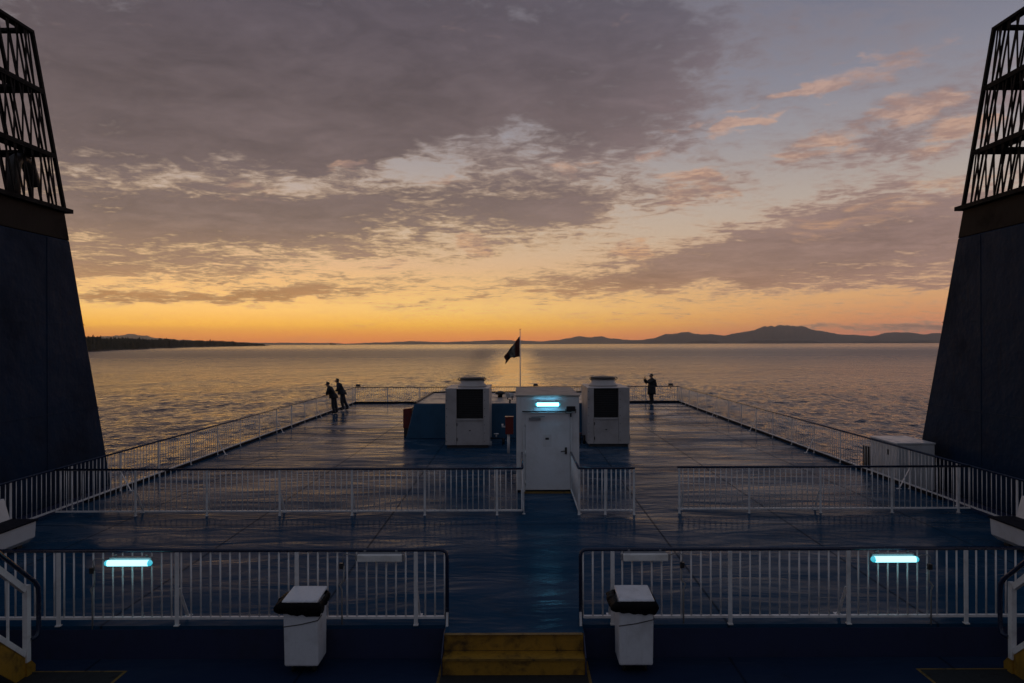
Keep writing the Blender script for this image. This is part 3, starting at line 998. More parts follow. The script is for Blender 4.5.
LY = FR - 0.045
LZ = 3.6 - (561.5 - 343.4) * LY / F
lamp('lit cyan fluorescent light on the left deck edge railing', -4.955, LY, LZ + 0.0, True, -1)
lamp('lit cyan fluorescent light on the right deck edge railing', 4.76, LY, LZ + 0.02, True, 1)
lamp('unlit pale fluorescent light on the railing left of the yellow steps', -1.77, LY, LZ + 0.05, False, -1)
lamp('unlit pale fluorescent light on the railing right of the yellow steps', 1.60, LY, LZ + 0.05, False, 1)

# ------------------------------------------------------------------ stair house (white shed)
SY = 16.4
sx0, sx1, szt = -0.06, 1.45, 2.33
t = thing('stair_house', 'small white steel shed with a door in the middle of the deck', 'shed', ((sx0 + sx1) / 2, SY, 0))
ox, oy = (sx0 + sx1) / 2, SY


def loc_box(mb, x0, x1, y0, y1, z0, z1):
    return mb.box(x0 - ox, x1 - ox, y0 - oy, y1 - oy, z0, z1)


loc_box(MB(), sx0, sx1, SY, SY + 2.95, 0.0, szt - 0.03).build('wall', M['shed'], t, 0.02)
loc_box(MB(), sx0 - 0.02, sx1 + 0.02, SY - 0.02, SY + 2.98, szt - 0.027, szt + 0.01).build('roof', M['roof'], t, 0.008)
fm = MB()
loc_box(fm, 0.10, 0.148, SY - 0.035, SY - 0.002, 0.03, 1.93)
loc_box(fm, 1.232, 1.28, SY - 0.035, SY - 0.002, 0.03, 1.93)
loc_box(fm, 0.149, 1.231, SY - 0.034, SY - 0.002, 1.885, 1.928)
fm.build('door_frame', M['shed'], t, 0.004)
loc_box(MB(), 0.08, 1.26, SY - 0.085, SY - 0.036, 1.94, 1.965).build('drip_bar', M['dark_metal'], t)
dr = loc_box(MB(), 0.155, 1.225, SY - 0.028, SY - 0.004, 0.07, 1.88).build('door', M['door'], t, 0.006)
hz = 3.6 - (451 - 343) * SY / F
MB().box(1.10 - ox, 1.15 - ox, -0.046, -0.029, hz - 0.08, hz + 0.08).bar((1.125 - ox, -0.075, hz), (1.00 - ox, -0.08, hz - 0.015), 0.022, 0.022).bar((1.125 - ox, -0.08, hz), (1.125 - ox, -0.04, hz), 0.022, 0.022).build('handle', M['dark_metal'], dr)
MB().box(0.24 - ox, 0.52 - ox, -0.075, -0.029, 1.74, 1.80).bar((0.30 - ox, -0.07, 1.815), (0.62 - ox, -0.09, 1.835), 0.02, 0.02).build('door_closer', M['lamp_body'], dr)
MB().box(0.58 - ox, 0.78 - ox, -0.033, -0.029, 1.10, 1.40).build('notice', M['white'], dr)
MB().box(0.635 - ox, 0.72 - ox, -0.0355, -0.0335, 1.27, 1.32).build('notice_mark', M['dark_metal'], dr)
for hzz in (0.25, 0.95, 1.65):
    MB().tube([(0.151 - ox, -0.040, hzz - 0.06), (0.151 - ox, -0.040, hzz + 0.06)], 0.012, 8).build('hinge', M['shed'], dr)
loc_box(MB(), 0.10, 1.28, SY - 0.12, SY - 0.002, 0.0, 0.028).build('threshold', M['yellow_line'], t)
loc_box(MB(), sx0 - 0.01, sx1 + 0.01, SY - 0.012, SY + 2.96, 0.0, 0.06).build('coaming', M['kerb'], t)
lamp('lit cyan fluorescent light above the white shed door', 0.69, SY - 0.055, 3.6 - (405 - 343.2) * (SY - 0.05) / F, True, 0, 'tube_bright')
# little floodlights on the shed
def floodlight(label, loc, rz, mat, s=1.0):
    t = thing('floodlight', label, 'floodlight', loc, rz)
    MB().hexa([(-.12 * s, -.05 * s, -.07 * s), (.12 * s, -.05 * s, -.07 * s), (.10 * s, .08 * s, -.05 * s), (-.10 * s, .08 * s, -.05 * s),
               (-.12 * s, -.09 * s, .07 * s), (.12 * s, -.09 * s, .07 * s), (.10 * s, .06 * s, .06 * s), (-.10 * s, .06 * s, .06 * s)]).build('lamp_head', mat, t, 0.01)
    MB().tube([(-.13 * s, 0, -.01), (-.13 * s, 0, -.12 * s), (.13 * s, 0, -.12 * s), (.13 * s, 0, -.01)], 0.011, 6).build('yoke', M['dark_metal'], t)
    MB().tube([(0, 0, -.12 * s), (0, 0, -.22 * s)], 0.02, 6).build('stem', M['dark_metal'], t)
    return t


floodlight('small dark floodlight at the upper right corner above the shed door', (1.24, SY - 0.09, 2.02), 0, M['dark_metal'], 0.9)
fl2 = floodlight('small white floodlight poking out left of the shed roof', (-0.22, SY + 0.5, 2.30), R(-60), M['white'], 0.9)
for pxx, lb in ((358.0, 'small dark floodlight clamped on the stern railing near the left corner'), (535.5, 'small dark floodlight on the stern railing behind the shed roof'),
                (670.5, 'small dark floodlight clamped on the stern railing near the right corner')):
    f3 = floodlight(lb, ((pxx - VPX) * YA / F, YA - 0.03, 1.08), math.pi, M['dark_metal'], 1.1)

# hose box on a post left of the shed
t = thing('hose_box', 'red fire hose box on a white post beside the shed', 'hose box', (-0.32, 22.3, 0))
MB().box(-0.12, 0.14, -0.10, 0.12, 0.62, 1.16).build('box', M['red'], t, 0.01)
MB().tube([(-0.02, 0, 0), (-0.02, 0, 0.62)], 0.045, 10).build('post', M['white'], t)
MB().box(-0.13, 0.15, -0.12, 0.14, 1.162, 1.19).build('lid', M['red'], t)
MB().tube([(-0.12, -0.05, 0.86), (-0.21, -0.05, 0.86), (-0.21, -0.05, 0.95)], 0.035, 8).build('valve', M['white'], t)

# ------------------------------------------------------------------ ventilation machines
def ac_unit(label, x0, y0, w_, d_, fa, fb):
    t = thing('ventilation_unit', label, 'ventilation unit', (x0 + w_ / 2, y0, 0), 0, 'white ventilation units')
    h = w_ / 2
    H = 2.04
    ex0, ex1 = -h + w_ * fa, h - w_ * fb       # dark intake opening
    z0, z1 = 1.0, H - 0.03
    # casing built as panels round a real recess
    MB().box(-h, ex0, 0, d_, 0.10, H).build('side_panel', M['ac'], t, 0.012)
    MB().box(ex1, h, 0, d_, 0.10, H).build('side_panel', M['ac'], t, 0.012)
    MB().box(ex0 + 0.003, ex1 - 0.003, 0.012, d_ - 0.01, 0.10, z0 - 0.06).build('lower_panel', M['ac'], t, 0.008)
    MB().box(ex0 + 0.003, ex1 - 0.003, -0.02, 0.10, z0 - 0.057, z0).build('sill', M['ac'], t, 0.004)
    MB().box(ex0 + 0.003, ex1 - 0.003, 0.10, d_ - 0.02, z0 - 0.057, z0 - 0.003).build('shelf', M['black'], t)
    MB().box(ex0 + 0.002, ex1 - 0.002, 0.008, d_ - 0.004, z1, H - 0.004).build('top_panel', M['ac'], t, 0.008)
    c = MB().box(ex0 + 0.003, ex1 - 0.003, 0.16, 0.30, z0 + 0.003, z1 - 0.003)
    c = c.build('coil', M['black'], t)
    f = MB()
    k = 13
    for i in range(k):
        zz = z0 + 0.03 + (z1 - z0 - 0.06) * i / (k - 1)
        f.box(ex0 + 0.004, ex1 - 0.004, 0.13, 0.158, zz - 0.012, zz + 0.012)
    f.build('intake_grille', M['black'], t)
    for hz2 in (0.30, 0.80):
        MB().tube([(ex0 + 0.02, -0.002, hz2 - 0.05), (ex0 + 0.02, -0.002, hz2 + 0.05)], 0.013, 8).build('hinge', M['dark_metal'], t)
    for sx2 in (-h + 0.03, ex1 + 0.04):
        b2 = MB()
        for q in range(7):
            b2.box(sx2, sx2 + 0.022, -0.007, -0.001, 0.22 + q * 0.28, 0.242 + q * 0.28)
        b2.build('bolts', M['dark_metal'], t)
    MB().box(-0.03 + (ex0 + ex1) / 2, 0.03 + (ex0 + ex1) / 2, -0.006, 0.011, 0.58, 0.61).build('latch', M['dark_metal'], t)
    MB().box(-h + 0.05, h - 0.05, 0.03, 0.12, 0.0, 0.098).build('foot', M['dark_metal'], t)
    MB().box(-h + 0.05, h - 0.05, d_ - 0.12, d_ - 0.03, 0.0, 0.098).build('foot', M['dark_metal'], t)
    cx, cy = (ex0 + ex1) / 2 + 0.02, d_ * 0.46
    MB().lathe([(0.52, H + 0.002), (0.50, H + 0.06), (0.43, H + 0.12), (0.42, H + 0.24), (0.40, H + 0.24), (0.38, H + 0.10)], 28, cx, cy).build('fan_shroud', M['ac'], t)
    g = MB()
    g.lathe([(0.445, H + 0.243), (0.45, H + 0.27), (0.43, H + 0.32), (0.36, H + 0.33), (0.30, H + 0.315)], 28, cx, cy)
    g.build('fan_guard', M['dark_metal'], t)
    for s in (-1, 1):
        MB().tube([(cx + s * 0.42, cy - 0.1, H + 0.2), (cx + s * 0.50, cy - 0.16, H + 0.27), (cx + s * 0.43, cy - 0.15, H + 0.33)], 0.016, 6).build('lifting_lug', M['dark_metal'], t)
    return t


ac_unit('grey white ventilation unit in front of the blue platform left of the shed', -2.51, 23.35, 1.50, 2.2, 0.25, 0.14)
ac_unit('grey white ventilation unit standing right of the shed', 2.37, 23.55, 1.45, 2.3, 0.15, 0.26)

# pipe fittings by the shed
t = thing('pipe_valve', 'low cluster of pale pipe valves on deck left of the shed', 'valve', (-0.80, 24.2, 0))
MB().tube([(-0.25, 0, 0), (-0.25, 0, 0.22), (0.25, 0, 0.22), (0.25, 0, 0)], 0.045, 8).build('pipe', M['dark_metal'], t)
MB().tube([(0, 0, 0.26), (0, 0, 0.36)], 0.03, 8).lathe([(0.09, 0.36), (0.09, 0.385)], 12).build('handwheel', M['rail_white'], t)
MB().box(-0.38, -0.16, -0.12, -0.02, 0.0, 0.12).build('foot', M['white'], t)
t = thing('pipe_valve', 'low dark pipe valve beside the right ventilation unit', 'valve', (2.22, 24.3, 0))
MB().tube([(-0.05, 0, 0), (-0.05, 0, 0.30), (0.10, 0, 0.30), (0.10, 0, 0.0)], 0.04, 8).build('pipe', M['dark_metal'], t)
MB().lathe([(0.08, 0.36), (0.08, 0.385)], 12, -0.05, 0).tube([(-0.05, 0, 0.30), (-0.05, 0, 0.36)], 0.02, 6).build('handwheel', M['red'], t)

# ------------------------------------------------------------------ blue platform
PYa, PYb, PZ = 25.7, 31.2, 1.32
t = thing('skylight_platform', 'low blue platform with sloping ends and pale top behind the ventilation units', 'platform', (0, PYa, 0))
MB().hexa([(-4.25, 0, 0), (4.2, 0, 0), (4.2, PYb - PYa, 0), (-4.25, PYb - PYa, 0),
           (-3.93, 0.02, PZ - 0.02), (3.9, 0.02, PZ - 0.02), (3.9, PYb - PYa - 0.02, PZ - 0.02), (-3.93, PYb - PYa - 0.02, PZ - 0.02)]).build('side', M['plat_blue'], t, 0.02)
MB().box(-3.90, 3.87, 0.05, PYb - PYa - 0.05, PZ - 0.017, PZ).build('top', M['plat_top'], t)
e = MB()
e.box(-3.95, -3.86, 0.03, PYb - PYa - 0.12, PZ + 0.002, PZ + 0.06).box(-3.95, 3.9, PYb - PYa - 0.11, PYb - PYa - 0.02, PZ + 0.002, PZ + 0.06)
e.build('edge_bar', M['dark_metal'], t)
MB().lathe([(0.10, PZ), (0.10, PZ + 0.13), (0.20, PZ + 0.13), (0.22, PZ + 0.20), (0.14, PZ + 0.25), (0.02, PZ + 0.27)], 18, (500 - VPX) * 28.5 / F, 28.5 - PYa).build('vent_cap', M['dark_metal'], t)
for lb, xx in (('dark red locker at the left end of the blue platform', -4.28),):
    t = thing('red_locker', lb, 'locker', (xx, 26.2, 0))
    s = -1 if xx < 0 else 1
    MB().hexa([(-0.16, 0, 0.33), (0.16, 0, 0.33), (0.16, 0.7, 0.33), (-0.16, 0.7, 0.33),
               (-0.16, 0, 1.06), (0.16, 0, 1.10), (0.16, 0.7, 1.10), (-0.16, 0.7, 1.06)]).build('box', M['red'], t, 0.012)
    MB().box(-0.14, 0.14, 0.05, 0.65, 0.0, 0.327).build('stand', M['dark_metal'], t)
    MB().box(-0.02, 0.02, -0.014, -0.002, 0.70, 0.76).build('latch', M['dark_metal'], t)

# ------------------------------------------------------------------ flag staff
t = thing('flagpole', 'slim flagpole standing at the stern railing', 'flagpole', (0.09, YA - 0.15, 0))
MB().tube([(0, 0, 0), (0, 0, 1.5), (0, 0, 4.36)], [0.035, 0.032, 0.022], 8).build('pole', M['rail_white'], t)
MB().lathe([(0.02, 4.362), (0.045, 4.39), (0.02, 4.42)], 10).build('finial', M['dark_metal'], t)
MB().box(-0.08, 0.08, -0.02, 0.08, 0.0, 0.35).build('base', M['dark_metal'], t)
# the flag hangs half limp, blown to the left and down
nu, nv = 26, 20
vs, fs, uvs = [], [], []
hoist_t, hoist_b = 3.97, 2.55
for j in range(nv + 1):
    v = j / nv
    for i in range(nu + 1):
        u = i / nu
        top_z = 3.97 - 1.20 * u ** 0.95
        bot_z = 2.755 - 0.10 * u - 0.34 * max(0.0, (u - 0.62) / 0.38) ** 1.3
        if top_z < bot_z + 0.06:
            top_z = bot_z + 0.06
        out_ = 0.90 * u ** 0.92 * (1.0 - 0.10 * (1 - v) * u)
        fold = 0.13 * math.sin(u * 10 + v * 3.0) * u ** 0.5 + 0.06 * math.sin(u * 19 - v * 5)
        vs.append((-0.03 - out_ + 0.03 * math.sin(v * 8 + u * 4) * u, fold, bot_z + (top_z - bot_z) * v + 0.02 * math.sin(u * 14)))
for j in range(nv):
    for i in range(nu):
        a = j * (nu + 1) + i
        fs.append((a, a + 1, a + nu + 2, a + nu + 1))
me = bpy.data.meshes.new('flag')
me.from_pydata(vs, [], fs)
uvl = me.uv_layers.new(name='UVMap')
for poly in me.polygons:
    poly.use_smooth = True
    for li in poly.loop_indices:
        vi = me.loops[li].vertex_index
        uvl.data[li].uv = ((vi % (nu + 1)) / nu, (vi // (nu + 1)) / nv)
me.materials.append(M['flag'])
fo = bpy.data.objects.new('flag', me)
C.objects.link(fo)
fo.location = (0.09, YA - 0.15, 0)
sm_ = fo.modifiers.new('thickness', 'SOLIDIFY')
sm_.thickness = 0.008
tag(fo, 'dark drooping flag hanging left of the flagpole at the stern', 'flag')


# ------------------------------------------------------------------ bins
def bin_(label, baglabel, x0, skirt_dir):
    W, Dp = 0.44, 0.44
    t = thing('rubbish_bin', label, 'bin', (x0 + W / 2, 8.20, LOW), 0, 'white rubbish bins')
    h = W / 2
    MB().hexa([(-h + 0.014, 0.06, 0.11), (h - 0.014, 0.06, 0.11), (h - 0.014, Dp - 0.02, 0.11), (-h + 0.014, Dp - 0.02, 0.11),
               (-h + 0.01, 0.025, 0.86), (h - 0.01, 0.025, 0.86), (h - 0.01, Dp, 0.86), (-h + 0.01, Dp, 0.86)]).build('body', M['bin'], t, 0.022)
    MB().hexa([(-h, 0.0, 0.905), (h, 0.0, 0.905), (h, Dp, 0.930), (-h, Dp, 0.930),
               (-h + 0.012, 0.015, 0.930), (h - 0.012, 0.015, 0.930), (h - 0.012, Dp, 0.955), (-h + 0.012, Dp, 0.955)]).build('lid', M['bin'], t, 0.010)
    MB().tube([(-h + 0.008, 0.036, 0.60), (0, 0.034, 0.63), (h - 0.008, 0.030, 0.68), (h + 0.004, 0.15, 0.70)], 0.006, 6).build('cord', M['dark_metal'], t)
    MB().box(-h + 0.06, h - 0.06, 0.15, Dp - 0.05, 0.085, 0.108).build('base', M['dark_metal'], t)
    wm = MB().tube([(-0.015, 0, 0.0), (0.015, 0, 0.0)], 0.042, 12).mesh('wheel')
    wm.materials.append(M['rubber'])
    for sx in (-1, 1):
        for sy in (0.18, Dp - 0.08):
            inst(wm, 'wheel', M['rubber'], t, (sx * (h - 0.09), sy, 0.043))
    # crumpled liner folded out over the rim
    n = 72
    rows = 9
    vs, fs = [], []
    rnd = random.Random(int(x0 * 100))
    for j in range(rows):
        v = j / (rows - 1)
        for i in range(n):
            a = 2 * math.pi * i / n
            ca, sa = math.cos(a), math.sin(a)
            k = max(abs(ca) / (h + 0.0), abs(sa) / (Dp / 2))
            bx, by = ca / k, sa / k
            nn = mnoise.noise(Vector((ca * 4 + x0, sa * 4, v * 1.2)))
            n2 = mnoise.noise(Vector((ca * 9 + x0, sa * 9, v * 3.0)))
            bulge = 1.0 + 0.15 * math.sin((0.12 + 0.83 * v) * math.pi) + 0.07 * nn * v + 0.05 * n2
            side = max(0.0, ca * skirt_dir) * 0.075 * math.sin(v * math.pi * 0.8)
            z = 0.905 - 0.080 * v - 0.05 * v * (0.5 + 0.45 * nn) - (0.045 * v if sa < 0 else 0) + 0.025 * v * ca * skirt_dir
            vs.append((bx * bulge + skirt_dir * side, Dp / 2 + by * bulge * (0.94 if sa < 0 else 0.8), z))
    for j in range(rows - 1):
        for i in range(n):
            fs.append((j * n + i, j * n + (i + 1) % n, (j + 1) * n + (i + 1) % n, (j + 1) * n + i))
    me = bpy.data.meshes.new('bin_liner')
    me.from_pydata(vs, [], fs)
    for p in me.polygons:
        p.use_smooth = True
    me.materials.append(M['bag'])
    o = bpy.data.objects.new('bin_liner', me)
    C.objects.link(o)
    o.location = t.location
    md = o.modifiers.new('thickness', 'SOLIDIFY')
    md.thickness = 0.004
    tag(o, baglabel, 'bin liner', 'black bin liners')
    return t


bin_('white rubbish bin on wheels left of the yellow steps', 'crumpled black liner folded over the rim of the left bin', -2.86, -1)
bin_('white rubbish bin on wheels right of the yellow steps', 'crumpled black liner folded over the rim of the right bin', 1.19, -1)

# ------------------------------------------------------------------ yellow steps and markings
t = thing('deck_steps', 'worn yellow steps leading up to the deck between the two bins', 'steps', (-0.07, 8.47, LOW))
MB().box(-0.86, 0.86, -0.012, -0.001, 0.212, 0.418).build('riser', M['yellow'], t)
MB().box(-0.86, 0.86, -0.24, -0.013, 0.19, 0.21).build('tread', M['yellow'], t, 0.004)
MB().box(-0.86, 0.86, -0.222, -0.21, 0.001, 0.188).build('riser', M['yellow'], t)
MB().box(-0.86, 0.86, -0.246, -0.241, 0.186, 0.214).build('nosing', M['yellow_line'], t)
for s in (-1, 1):
    MB().prism([(-0.25, 0.0), (0.20, 0.0), (0.20, 0.40), (0.0, 0.40), (-0.25, 0.225)], 'x', s * 0.862, s * 0.875).build('side_plate', M['navy'], t)
MB().box(-0.845, 0.845, -0.06, 0.0, 0.4205, 0.4245).build('top_edge', M['yellow_line'], t)


def mat_with_border(label, x0, x1, y0, y1):
    t = thing('deck_mat', label, 'mat', ((x0 + x1) / 2, (y0 + y1) / 2, LOW), 0, 'dark anti slip mats')
    hx, hy = (x1 - x0) / 2, (y1 - y0) / 2
    MB().box(-hx, hx, -hy, hy, 0.0, 0.008).build('pad', M['mat'], t)
    b = 0.035
    m = MB()
    m.box(-hx - b, -hx - 0.001, -hy - b, hy + b, 0, 0.004).box(hx + 0.001, hx + b, -hy - b, hy + b, 0, 0.004)
    m.box(-hx - 0.001, hx + 0.001, hy + 0.001, hy + b, 0, 0.004).box(-hx - 0.001, hx + 0.001, -hy - b, -hy - 0.001, 0, 0.004)
    m.build('yellow_border', M['yellow_line'], t)
    return t


mat_with_border('dark mat with yellow border at the foot of the central steps', -0.95, 0.82, 7.0, 8.58)
mat_with_border('dark mat with yellow border at the foot of the left stair', -6.35, -4.85, 7.0, 8.36)
mat_with_border('dark mat with yellow border at the foot of the right stair', 4.9, 6.35, 7.0, 8.36)


# ------------------------------------------------------------------ side stairs up to the photographer's deck
def side_stair(label, s):
    X = 5.97
    t = thing('staircase', label, 'staircase', (s * X, 8.28, LOW), 0, 'side staircases')
    rise, run = 2.4, 2.62
    n = 11

    def pt(k):
        return -run * k, rise * k
    Wd = 1.0
    sl = rise / run
    for side in (0.0, s * Wd):
        xa, xb = (side - 0.008, side + 0.008)
        MB().prism([(0.14, 0.0), (0.14, 0.08), (0.06, 0.17), (-run, rise + 0.12), (-run, rise - 0.18), (-0.18, 0.0)], 'x', xa, xb).build('stringer', M['yellow'], t)
    for k in range(1, n):
        y, z = pt(k / n)
        tr = MB().box(min(s * 0.012, s * (Wd - 0.012)), max(s * 0.012, s * (Wd - 0.012)), y - 0.12, y + 0.14, z - 0.03, z).build('tread', M['lower_deck'], t)
        MB().box(min(s * 0.014, s * (Wd - 0.014)), max(s * 0.014, s * (Wd - 0.014)), y + 0.141, y + 0.15, z - 0.035, z + 0.003).build('nosing', M['yellow'], tr)
    # railing on the inner side
    z_low, z_top = 0.20, 0.98
    MB().box(-0.03, 0.03, -0.035, 0.035, 0.17, 1.10).build('newel', M['rail_white'], t, 0.004)
    MB().box(-0.034, 0.034, -0.039, 0.039, 0.0, 0.169).build('newel_foot', M['yellow'], t)

    def rail_at(yy, z0):
        return (0, yy, z0 + sl * -yy)
    mbr = MB()
    mbr.bar(rail_at(-0.036, 1.02), rail_at(-run, 1.02), 0.05, 0.07)
    mbr.build('upper_rail', M['rail_white'], t)
    MB().bar(rail_at(-0.036, 0.24), rail_at(-run, 0.24), 0.04, 0.06).build('lower_rail', M['rail_white'], t)
    for k in range(1, 10):
        yy = -0.036 - 0.27 * k
        MB().bar(rail_at(yy, 0.27), rail_at(yy, 0.985), 0.022, 0.022, up=(0, 1, 0)).build('baluster', M['rail_white'], t)
    hp = []
    hx = -s * 0.055
    for yy in (-run, -1.6, -0.8, -0.1):
        hp.append((hx, yy, 1.17 + sl * -yy))
    hp += [(hx, 0.06, 1.12), (hx, 0.12, 1.03), (hx, 0.13, 0.9), (hx, 0.13, 0.50), (hx, 0.10, 0.44), (hx * 0.5, 0.03, 0.42)]
    MB().tube(hp, 0.027, 8).build('handrail', M['rail_blue'], t)
    return t


side_stair('steel stair with white railing at the far left edge', -1)
side_stair('steel stair with white railing at the far right edge', 1)


# ------------------------------------------------------------------ benches along the sides
def bench(label, s):
    xi = 8.62 if s < 0 else 8.40
    t = thing('deck_bench', label, 'bench', (s * xi, 12.2, 0), 0, 'white locker benches')

    def bx(mb, a, b_, y0, y1, z0, z1):
        a, b_ = s * a, s * b_
        return mb.box(min(a, b_), max(a, b_), y0, y1, z0, z1)

    def pr(poly, y0, y1):
        return MB().prism([(s * p[0], p[1]) for p in poly], 'y', y0, y1)
    pr([(0.14, 0.06), (0.02, 0.16), (0.0, 0.445), (0.56, 0.445), (0.56, 0.06)], -2.2, 0.0).build('locker', M['white'], t, 0.012)
    pr([(-0.02, 0.448), (-0.02, 0.475), (0.46, 0.475), (0.46, 0.448)], -2.2, 0.015).build('seat', M['kerb'], t)
    pr([(0.46, 0.449), (0.56, 0.449), (0.63, 0.84), (0.57, 0.84)], -2.2, 0.0).build('backrest', M['white'], t, 0.01)
    for y in (-2.1, -0.25):
        bx(MB(), 0.16, 0.5, y, y + 0.12, 0.0, 0.058).build('foot', M['dark_metal'], t)
    return t


bench('white locker bench against the left side railing', -1)
bench('white locker bench against the right side railing', 1)

# white locker outside the right railing
t = thing('deck_locker', 'large white box locker behind the right side railing', 'locker', (9.80, 17.7, -0.32))
MB().box(0, 0.98, 0, 1.35, 0.06, 1.24).build('body', M['white'], t, 0.02)
MB().box(-0.015, 0.995, -0.015, 1.365, 1.243, 1.29).build('lid', M['white'], t, 0.012)
MB().box(-0.012, -0.001, 0.40, 0.46, 0.92, 1.06).build('handle', M['dark_metal'], t)
MB().box(0.04, 0.94, 0.05, 1.30, 0.0, 0.058).build('plinth', M['dark_metal'], t)
t = thing('louvre_vent', 'small dark louvred vent outside the right railing beside the locker', 'vent', (9.86, 19.28, -0.32))
MB().box(-0.02, 0.34, 0.0, 0.26, 0.0, 0.10).build('base', M['dark_metal'], t)
for k in range(4):
    MB().box(-0.02 + k * 0.10, 0.02 + k * 0.10, 0.0, 0.26, 0.101, 0.92).build('slat', M['dark_metal'], t)
MB().box(-0.03, 0.35, -0.01, 0.27, 0.921, 0.96).build('cap', M['dark_metal'], t)


# ------------------------------------------------------------------ funnels
def funnel(label, s, xin):
    t = thing('funnel', label, 'funnel', (s * xin, 18.8, -0.32), 0, 'ship funnels')
    W = 3.4
    zr, zt = 6.87, 10.88
    Z = lambda z: z + 0.32

    def aft(z):      # aft edge, local y
        if z <= zr:
            b0 = 18.98 if s < 0 else 19.20
            return b0 + (17.05 - b0) * (z + 0.32) / (zr + 0.32) - 18.8
        return 17.05 + (15.9 - 17.05) * (z - zr) / (zt - zr) - 18.8

    def fwd(z):
        return (8.2 + (z + 0.32) * 0.12) - 18.8

    def inn(z):      # slight lean of the inboard face
        return 0.0

    def ring(z, off=0.0):
        a = s * (inn(z) - off)
        b_ = s * (W + off)
        return [(a, fwd(z) - off, Z(z)), (a, aft(z) + off, Z(z)), (b_, aft(z) + off, Z(z)), (b_, fwd(z) - off, Z(z))]
    zb = 6.20
    MB().hexa(ring(-0.32) + ring(zb)).build('casing', M['funnel'], t, 0.03)
    MB().hexa(ring(zb + 0.002) + ring(zr)).build('soot_band', M['soot'], t, 0.02)
    # weld seam proud of the casing
    zs = 0.22
    for zz, yy0 in ((-0.02, None), (1.9, None), (4.1, None)):
        r0 = ring(zz, 0.004)
        MB().bar(r0[0], r0[1], 0.012, 0.02).build('weld_seam', M['funnel'], t)
    for yy in (-2.4, -4.9, -7.4):
        MB().bar((-s * 0.003, yy, 0.05), (-s * 0.003, yy, Z(zb) - 0.03), 0.014, 0.02).build('weld_seam', M['funnel'], t)
    MB().hexa([(p[0], p[1], p[2]) for p in ring(zr + 0.002, 0.13)] + [(p[0], p[1], p[2] + 0.10) for p in ring(zr + 0.002, 0.13)]).build('rim_plate', M['lattice'], t)
    levels = [zr + 0.10, 8.20, 9.62, zt]
    # corner posts
    for k in range(4):
        MB().bar(ring(levels[0])[k], ring(zt)[k], 0.075, 0.075).build('corner_post', M['lattice'], t)
    # ring girders / gratings
    for li, z in enumerate(levels[1:]):
        wd = 0.42 if li < 2 else 0.16
        ro = ring(z, 0.03)
        g = MB()
        yf, ya = ro[0][1], ro[1][1]
        xi, xo = 0.0, s * W

        def bxx(x0, x1, y0, y1, z0, z1):
            g.box(min(x0, x1), max(x0, x1), y0, y1, z0, z1)
        zz = Z(z)
        bxx(-s * 0.04, s * wd, yf, ya, zz - 0.035, zz + 0.035)
        bxx(s * (W - wd), s * (W + 0.04), yf, ya, zz - 0.035, zz + 0.035)
        bxx(s * (wd + 0.002), s * (W - wd - 0.002), ya - wd, ya, zz - 0.034, zz + 0.034)
        bxx(s * (wd + 0.002), s * (W - wd - 0.002), yf, yf + wd, zz - 0.034, zz + 0.034)
        if li < 2:   # toe plate hanging below
            bxx(-s * 0.035, -s * 0.005, yf + 0.002, ya - 0.002, zz - 0.075, zz - 0.036)
        g.build('ring_girder', M['lattice'], t)
    # lattice panels: upright plus raking flat in every bay
    def face(pa, pb):
        """pa(z), pb(z): points of the two edges"""
        mb = MB()
        for l0, l1 in zip(levels, levels[1:]):
            A0, B0, A1, B1 = Vector(pa(l0)), Vector(pb(l0)), Vector(pa(l1)), Vector(pb(l1))
            L = (B0 - A0).length
            n = max(4, int(round(L / 0.27)))
            out_n = (B0 - A0).cross(Vector((0, 0, 1)))
            for i in range(n + 1):
                # raking bars follow the aft edge, uprights stand between
                p = B0 - (B0 - A0) * (i / n)
                q = B1 - (B0 - A0) * (i / n)
                if (q - A1).dot(B1 - A1) > 0 and i > 0:
                    mb.bar(p, q, 0.050, 0.018, up=out_n)
                step = (B0 - A0) * (1.0 / n)
                q2 = p + (B1 - B0) - (B1 - B0).dot(step.normalized()) * step.normalized()
                if (q2 - A1).dot(B1 - A1) > 0 and (B1 - q2).dot(B1 - A1) > 0:
                    mb.bar(p, q2, 0.040, 0.018, up=out_n)
                else:
                    q3 = B1 - (B0 - A0) * ((i - 0.5) / n)
                    if i > 0 and (q3 - A1).dot(B1 - A1) > 0:
                        mb.bar(p, q3, 0.040, 0.018, up=out_n)
        return mb

    face(lambda z: ring(z)[0], lambda z: ring(z)[1]).build('lattice_panel', M['lattice'], t)
    face(lambda z: ring(z)[2], lambda z: ring(z)[1]).build('lattice_panel', M['lattice'], t)
    face(lambda z: ring(z)[3], lambda z: ring(z)[2]).build('lattice_panel', M['lattice'], t)
    if s < 0:
        x, y = s * 0.62, 16.15 - 18.8
        z0 = Z(zr + 0.1)
        MB().tube([(x, y, z0), (x, y, z0 + 0.75), (x, y + 0.06, z0 + 0.98), (x, y + 0.22, z0 + 1.10), (x, y + 0.42, z0 + 1.06),
                   (x, y + 0.56, z0 + 0.86), (x, y + 0.72, z0 + 0.52)], 0.15, 14).build('exhaust_pipe', M['pipe'], t)
        MB().tube([(s * 1.7, y - 2.0, z0), (s * 1.7, y - 2.0, z0 + 2.6), (s * 1.7, y - 1.7, z0 + 3.1)], 0.35, 16).build('exhaust_pipe', M['soot'], t)
    else:
        MB().tube([(s * 0.9, 15.3 - 18.8, Z(zr + 0.1)), (s * 0.9, 15.3 - 18.8, Z(9.2))], 0.14, 14).build('exhaust_pipe', M['rust_pipe'], t)
        MB().tube([(s * 1.8, 13.4 - 18.8, Z(zr + 0.1)), (s * 1.8, 13.4 - 18.8, Z(10.0))], 0.35, 16).build('exhaust_pipe', M['soot'], t)
    return t


